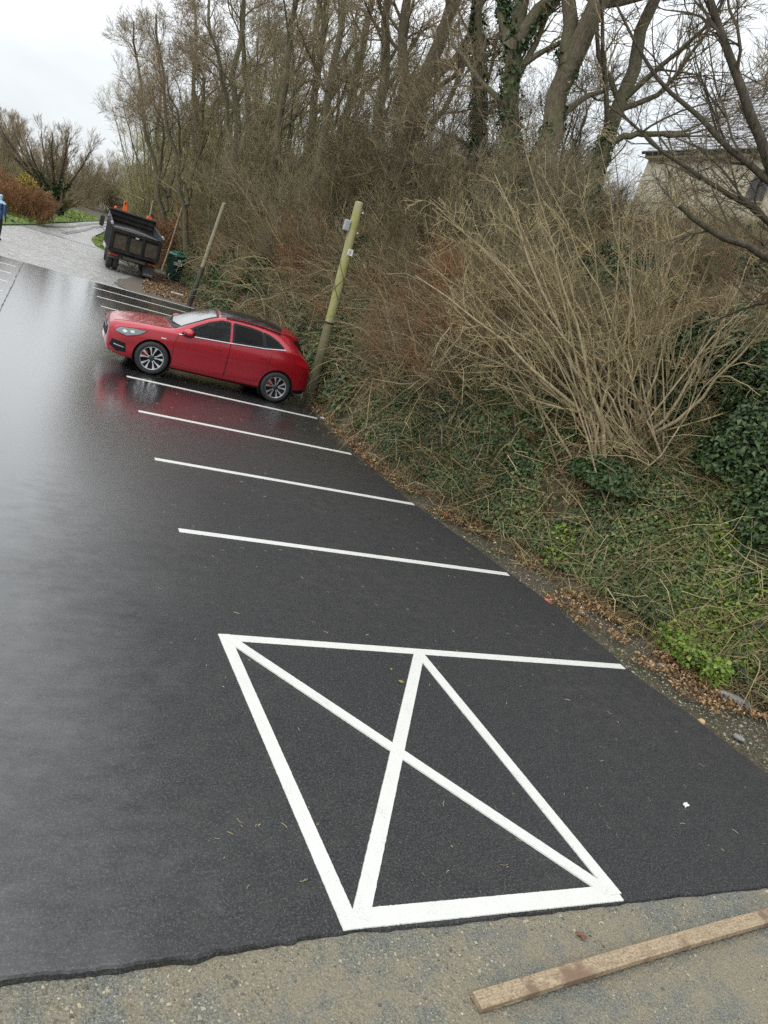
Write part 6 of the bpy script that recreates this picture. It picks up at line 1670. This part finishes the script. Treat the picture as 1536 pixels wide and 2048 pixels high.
# ================================================================== PERSON at the left edge
def build_person(loc, rz):
    root = empty('person', loc, rz)
    J = {'pelvis': (0, 0, .95, .15, .115), 'waist': (0, 0.0, 1.08, .145, .11), 'chest': (0, 0.0, 1.28, .175, .125), 'neckb': (0, .01, 1.44, .10, .09), 'neck': (0, .01, 1.50, .058, .058), 'headl': (0, .02, 1.57, .075, .085), 'head': (0, .025, 1.65, .082, .098), 'top': (0, .01, 1.73, .055, .065)}
    E_ = [('pelvis', 'waist'), ('waist', 'chest'), ('chest', 'neckb'), ('neckb', 'neck'), ('neck', 'headl'), ('headl', 'head'), ('head', 'top')]
    for s, n in ((1, 'r'), (-1, 'l')):
        st = .10 if s > 0 else -.12
        J.update({n+'hip': (s*.10, 0, .88, .092, .095), n+'knee': (s*.105, st*.6+.04, .49, .062, .065), n+'ank': (s*.10, st, .09, .042, .045), n+'heel': (s*.10, st-.02, .045, .042, .04), n+'toe': (s*.12, st+.17, .035, .04, .03),
                  n+'sh': (s*.19, 0, 1.40, .072, .075), n+'elb': (s*.25, -.04, 1.12, .052, .052), n+'wr': (s*.27, .05, .90, .036, .034), n+'palm': (s*.272, .07, .84, .038, .022)})
        E_ += [('pelvis', n+'hip'), (n+'hip', n+'knee'), (n+'knee', n+'ank'), (n+'ank', n+'heel'), (n+'heel', n+'toe'), ('neckb', n+'sh'), (n+'sh', n+'elb'), (n+'elb', n+'wr'), (n+'wr', n+'palm')]
        for k, dy in enumerate((-.03, -.01, .012, .032)):
            ln = (.06, .075, .07, .055)[k]
            J[n+'f%d' % k] = (s*.275, .07+dy, .80, .009, .009); J[n+'g%d' % k] = (s*.265, .075+dy, .80-ln, .008, .008)
            E_ += [(n+'palm', n+'f%d' % k), (n+'f%d' % k, n+'g%d' % k)]
        J[n+'t0'] = (s*.25, .105, .835, .011, .011); J[n+'t1'] = (s*.24, .12, .79, .009, .009); E_ += [(n+'palm', n+'t0'), (n+'t0', n+'t1')]
    names = list(J)
    me = bpy.data.meshes.new('body'); me.from_pydata([J[k][:3] for k in names], [(names.index(a), names.index(b)) for a, b in E_], [])
    o = bpy.data.objects.new('body_tmp', me); COL.objects.link(o)
    md = o.modifiers.new('skin', 'SKIN'); sl = me.skin_vertices[0].data if me.skin_vertices else None
    if sl is None:
        bpy.context.view_layer.objects.active = o
        lay = me.attributes
        bm = bmesh.new(); bm.from_mesh(me); L_ = bm.verts.layers.skin.verify(); bm.verts.ensure_lookup_table()
        for i, k in enumerate(names): bm.verts[i][L_].radius = J[k][3:5]; bm.verts[i][L_].use_root = (k == 'pelvis')
        bm.to_mesh(me); bm.free()
    else:
        for i, k in enumerate(names): sl[i].radius = J[k][3:5]; sl[i].use_root = (k == 'pelvis')
    md2 = o.modifiers.new('sub', 'SUBSURF'); md2.levels = md2.render_levels = 2
    dg = bpy.context.evaluated_depsgraph_get(); dg.update()
    bme = bpy.data.meshes.new_from_object(o.evaluated_get(dg)); bpy.data.objects.remove(o)
    mats = [simple('dark_trousers', (.012, .012, .016), .8, .2, 10), simple('blue_jacket', (.02, .055, .14), .55, .3, 6), simple('skin_tone', (.45, .27, .19), .6, .1), simple('black_glove', (.01, .01, .01), .7), simple('pale_blue_hood', (.32, .48, .58), .55, .15, 8)]
    bme.materials.clear()
    for m_ in mats: bme.materials.append(m_)
    for p in bme.polygons:
        x, y, z = p.center
        p.material_index = 3 if (abs(x) > .2 and z < .91) else (0 if z < .86 else (1 if z < 1.40 else (4 if (z < 1.5 or y < .035 or z > 1.70) else 2)))
        p.use_smooth = True
    link('body', bme, None, root)
    # jacket skirt, shoes, bag
    bm = bmesh.new(); bm_lathe(bm, [(.155, .0), (.175, .05), (.17, .2), (.16, .32)], 20, 'Z')
    for v in bm.verts: v.co.y *= .78; v.co.z += .80
    done(bm, 'jacket_hem', mats[1], root, smooth=True)
    SK = mats[2]
    bm = bmesh.new(); bm_lathe(bm, [(.012, 0), (.014, .02), (.004, .05)], 8, 'Z', (0, .12, 1.60)); done(bm, 'nose', SK, root, smooth=True)
    tag(root, 'person in a blue jacket with pale hood and dark trousers walking in the yard', 'person')
build_person((-2.13, 34.55, -0.02), R(-20))

# ================================================================== TIMBER, STONES, LITTER
def mat_plank():
    s = NT('weathered_plank')
    v = s.coord('Object', (0.5, 8, 8)); v2 = s.coord('Object')
    f = s.noise(v, 14, 6, 0.7); m_ = s.noise(v2, 2.2, 4, 0.65); sp = s.noise(v2, 60, 4, 0.75)
    c = s.ramp(f, [(0.3, (0.20, 0.145, 0.085)), (0.7, (0.43, 0.34, 0.225))])
    c = s.mix(s.ramp(m_, [(0.52, 0.0), (0.60, 0.9)]), c, (0.15, 0.095, 0.06))
    c = s.mix(s.ramp(sp, [(0.50, 0.0), (0.58, 0.75)]), c, (0.14, 0.095, 0.065))
    s.set(Base_Color=c, Roughness=0.8); s.bump(f, 0.4, 0.004)
    return s.m
bm = bmesh.new(); bm_box(bm, 0, 3.9, -0.05, 0.05, 0, 0.042, 0.004)
bmesh.ops.subdivide_edges(bm, edges=[e for e in bm.edges if abs(e.verts[0].co.x-e.verts[1].co.x) > 2], cuts=16)
for v in bm.verts: v.co.z += 0.008*math.sin(v.co.x*1.2); v.co.y += 0.006*math.sin(v.co.x*0.8)
pl = done(bm, 'timber_plank', mat_plank(), None, loc=(2.575, 2.085, -0.016)); pl.rotation_euler = (0, R(-0.5), R(4.3))
tag(pl, 'long weathered timber plank lying on the stone apron', 'plank')

def rock(name, loc, size, seed, mat, label, cat='stone', group=None, flat=0.6):
    gg = np.random.default_rng(seed)
    bm = bmesh.new(); bmesh.ops.create_icosphere(bm, subdivisions=2, radius=1)
    for v in bm.verts:
        d_ = v.co.normalized(); k = 0.8+0.35*float(fbm(d_.x*1.6+seed, d_.y*1.6+d_.z*1.3, seed, 3))
        v.co = Vector((d_.x*size[0], d_.y*size[1], d_.z*size[2]))*k
    o = done(bm, name, mat, None, loc=loc); o.rotation_euler = (gg.uniform(-.2, .2), gg.uniform(-.2, .2), gg.uniform(0, 6.28))
    tag(o, label, cat, group); return o
GREY = simple('grey_stone', (0.19, 0.19, 0.185), 0.8, 0.3, 14, bump=0.6); TAN = simple('tan_stone', (0.46, 0.30, 0.15), 0.8, 0.2, 14, bump=0.4); BRK = simple('brick_red', (0.42, 0.13, 0.075), 0.85, 0.25, 20, bump=0.5); BUFF = simple('buff_stone', (0.36, 0.29, 0.21), 0.8, 0.2, 14, bump=0.4)
def gz(x, y, d_=0.0): return float(ground_z(x, y))-0.04*max(0.0, min(1.0, 1-(float(bank_s(x, y))+0.6)))+d_
rock('rock', (8.02, 5.0, gz(8.02, 5.0, 0.02)), (0.26, 0.10, 0.08), 1, GREY, 'long grey rock lying in the soil below the bright weeds', 'rock').rotation_euler = (0.1, 0.15, R(-28))
rock('stone', (7.05, 4.63, gz(7.05, 4.63, 0.0)), (0.045, 0.04, 0.04), 2, TAN, 'orange-tan stone on the soil beside the tarmac edge')
rock('stone', (7.11, 6.95, gz(7.11, 6.95, 0.0)), (0.05, 0.04, 0.035), 3, BUFF, 'buff stone on dark soil below the dead leaves')
rock('stone', (7.30, 5.72, gz(7.30, 5.72, 0.0)), (0.06, 0.05, 0.04), 4, BUFF, 'rounded buff stone beside a flat grey stone on the soil')
rock('stone', (7.48, 5.72, gz(7.48, 5.72, 0.0)), (0.08, 0.06, 0.05), 5, GREY, 'flat grey stone beside a rounded buff stone on the soil')
rock('stone', (7.35, 4.35, gz(7.35, 4.35, 0.0)), (0.07, 0.05, 0.03), 6, GREY, 'flat grey stone near the orange-tan stone')
for i, (x, y, lb) in enumerate(((6.45, 10.05, 'red brick fragment at the tarmac edge below dead bracken'), (6.66, 7.2, 'red brick fragment on the tarmac edge opposite the first bay line'))):
    bm = bmesh.new(); bm_box(bm, -.055, .055, -.04, .04, -.02, .035, .008)
    gg = np.random.default_rng(20+i)
    for v in bm.verts: v.co += Vector(gg.normal(size=3)*.007)
    o = done(bm, 'brick_fragment', BRK, None, loc=(x+.04, y, gz(x+.04, y, 0.015))); o.rotation_euler = (.2, .15, .7+i); tag(o, lb, 'brick')
WHITE_L = simple('litter_white', (0.72, 0.72, 0.70), 0.6, 0.08, 20)
def scrap(name, x, y, z, w, l, label, cat, mat=WHITE_L, seed=1, rz=0.3, h=0.012):
    gg = np.random.default_rng(seed); n = 7
    X_, Y_ = np.meshgrid(np.linspace(-w/2, w/2, n), np.linspace(-l/2, l/2, n))
    Z_ = h*gg.random(X_.shape)*1.6+h*0.2; X_ = X_+gg.normal(size=X_.shape)*w*0.05; Y_ = Y_+gg.normal(size=X_.shape)*l*0.05
    T = np.stack([X_, Y_, Z_], -1).reshape(-1, 3); B = T.copy(); B[:, 2] -= 0.002
    I = np.arange(n*n).reshape(n, n); F = np.stack([I[:-1, :-1], I[:-1, 1:], I[1:, 1:], I[1:, :-1]], -1).reshape(-1, 4)
    o = link(name, np_mesh(name, np.concatenate([T, B]), np.concatenate([F, F[:, ::-1]+n*n])), mat, None, (x, y, z)); o.rotation_euler = (0, 0, rz)
    tag(o, label, cat)
scrap('paper_scrap', 5.51, 3.39, 0.003, 0.07, 0.035, 'crumpled white paper scrap on the tarmac right of the hatched box', 'litter', seed=3)
scrap('plastic_wrapper', 5.86, 15.22, 0.01, 0.09, 0.06, 'white wrapper at the bank end of a bay line near the stout pole', 'litter', seed=4, h=0.03)
bm = bmesh.new(); bm_box(bm, -.26, .26, -.05, .05, 0, .05, .006)
o = done(bm, 'white_board', WHITE_L, None, loc=(4.83, 32.7, 0.004)); o.rotation_euler = (0, 0, -.15); tag(o, 'short white board lying on the leafy dirt by the slender pole', 'board')
LEAFB = simple('wet_brown_leaf', (0.16, 0.06, 0.03), 0.6, 0.3, 30)
scrap('fallen_leaf', 3.55, 2.38, -0.016, 0.06, 0.035, 'single brown leaf on the stone apron below the hatched box', 'leaf', LEAFB, 8, 2.2, 0.008)
for i, (x, y) in enumerate(((3.42, 5.05), (3.40, 5.25))):
    scrap('fallen_leaf', x, y, 0.003, 0.045-0.02*i, 0.04-0.015*i, '%s yellowing leaf lying inside the hatched box' % ('larger' if i == 0 else 'smaller'), 'leaf', simple('yellow_leaf%d' % i, (0.22, 0.18, 0.05), 0.6), 10+i, i, 0.006)
# straws and petals blown over the tarmac
g = np.random.default_rng(77); n = 240
x = g.uniform(1.2, 6.6, n); y = 2.9+(g.random(n)**1.4)*14; a = g.uniform(0, 6.28, n); ln = g.uniform(.015, .06, n)
k_ = x < toe(y)-.1; x, y, a, ln = x[k_], y[k_], a[k_], ln[k_]
P0 = np.stack([x, y, np.full(len(x), .005)], -1); d_ = np.stack([np.cos(a), np.sin(a), 0*a], -1)*ln[:, None]
V, F = tubes(np.stack([P0-d_/2, P0+np.stack([-d_[:, 1], d_[:, 0], 0*a[:len(x)]], -1)*.15, P0+d_/2], 1), np.full((len(x), 3), .0018), 3)
cover('blown_straw', [(V, F, np.repeat(g.uniform(.6, 1, len(x)), 9))], STRAW)
# hart's-tongue fern on the lower bank
def fern(loc):
    root = empty('fern', loc); gg = np.random.default_rng(9)
    FM = simple('fern_green', (0.20, 0.27, 0.05), 0.5, 0.25, 12)
    for i, (az, el, L_) in enumerate(((R(215), .9, .30), (R(250), .6, .20), (R(180), .5, .17), (R(290), .7, .18), (R(150), .8, .16))):
        t = np.linspace(0, 1, 9); d_ = np.array([math.cos(az)*math.cos(el), math.sin(az)*math.cos(el), math.sin(el)])
        c = d_[None]*t[:, None]*L_; c[:, 2] -= .10*t**2*L_*3
        sdv = np.array([-math.sin(az), math.cos(az), 0]); w = .028*np.sin(np.clip(t*2.9+.25, 0, math.pi))**.7
        V = np.concatenate([c+sdv*w[:, None]+[0, 0, .006], c, c-sdv*w[:, None]+[0, 0, .006]]); I = np.arange(27).reshape(3, 9)
        F = np.stack([I[:-1, :-1], I[:-1, 1:], I[1:, 1:], I[1:, :-1]], -1).reshape(-1, 4)
        link('frond', np_mesh('frond', V, F, smooth=True), FM, root)
    tag(root, 'bright yellow-green strap-leaved fern among the dark ivy', 'fern')
fern((7.62, 7.85, float(ground_z(7.62, 7.85))+.12))
# cut branches dumped on the bank past the hazel
def brush(loc, seed):
    root = empty('brush_pile', loc); gg = np.random.default_rng(seed)
    for i in range(16):
        p0 = np.array([gg.normal()*.25, gg.normal()*.3, .1+gg.random()*.35]); dd = nrm(np.array([-.55+gg.normal()*.2, -.35+gg.normal()*.35, -.62+gg.normal()*.2]))
        L_ = gg.uniform(.7, 1.5); t = np.linspace(-.5, .5, 6)[:, None]
        P = p0+dd*t*L_+gg.normal(size=(6, 3))*.02
        V, F = tubes(P[None], np.linspace(1, .5, 6)[None]*gg.uniform(.008, .02), 6)
        link('branch', np_mesh('branch', V, F, smooth=True), BARK_HAZEL, root)
    tag(root, 'heap of cut bare branches lying down the ivy bank', 'branches')
brush((7.1, 12.6, float(ground_z(7.1, 12.6))+.25), 5)
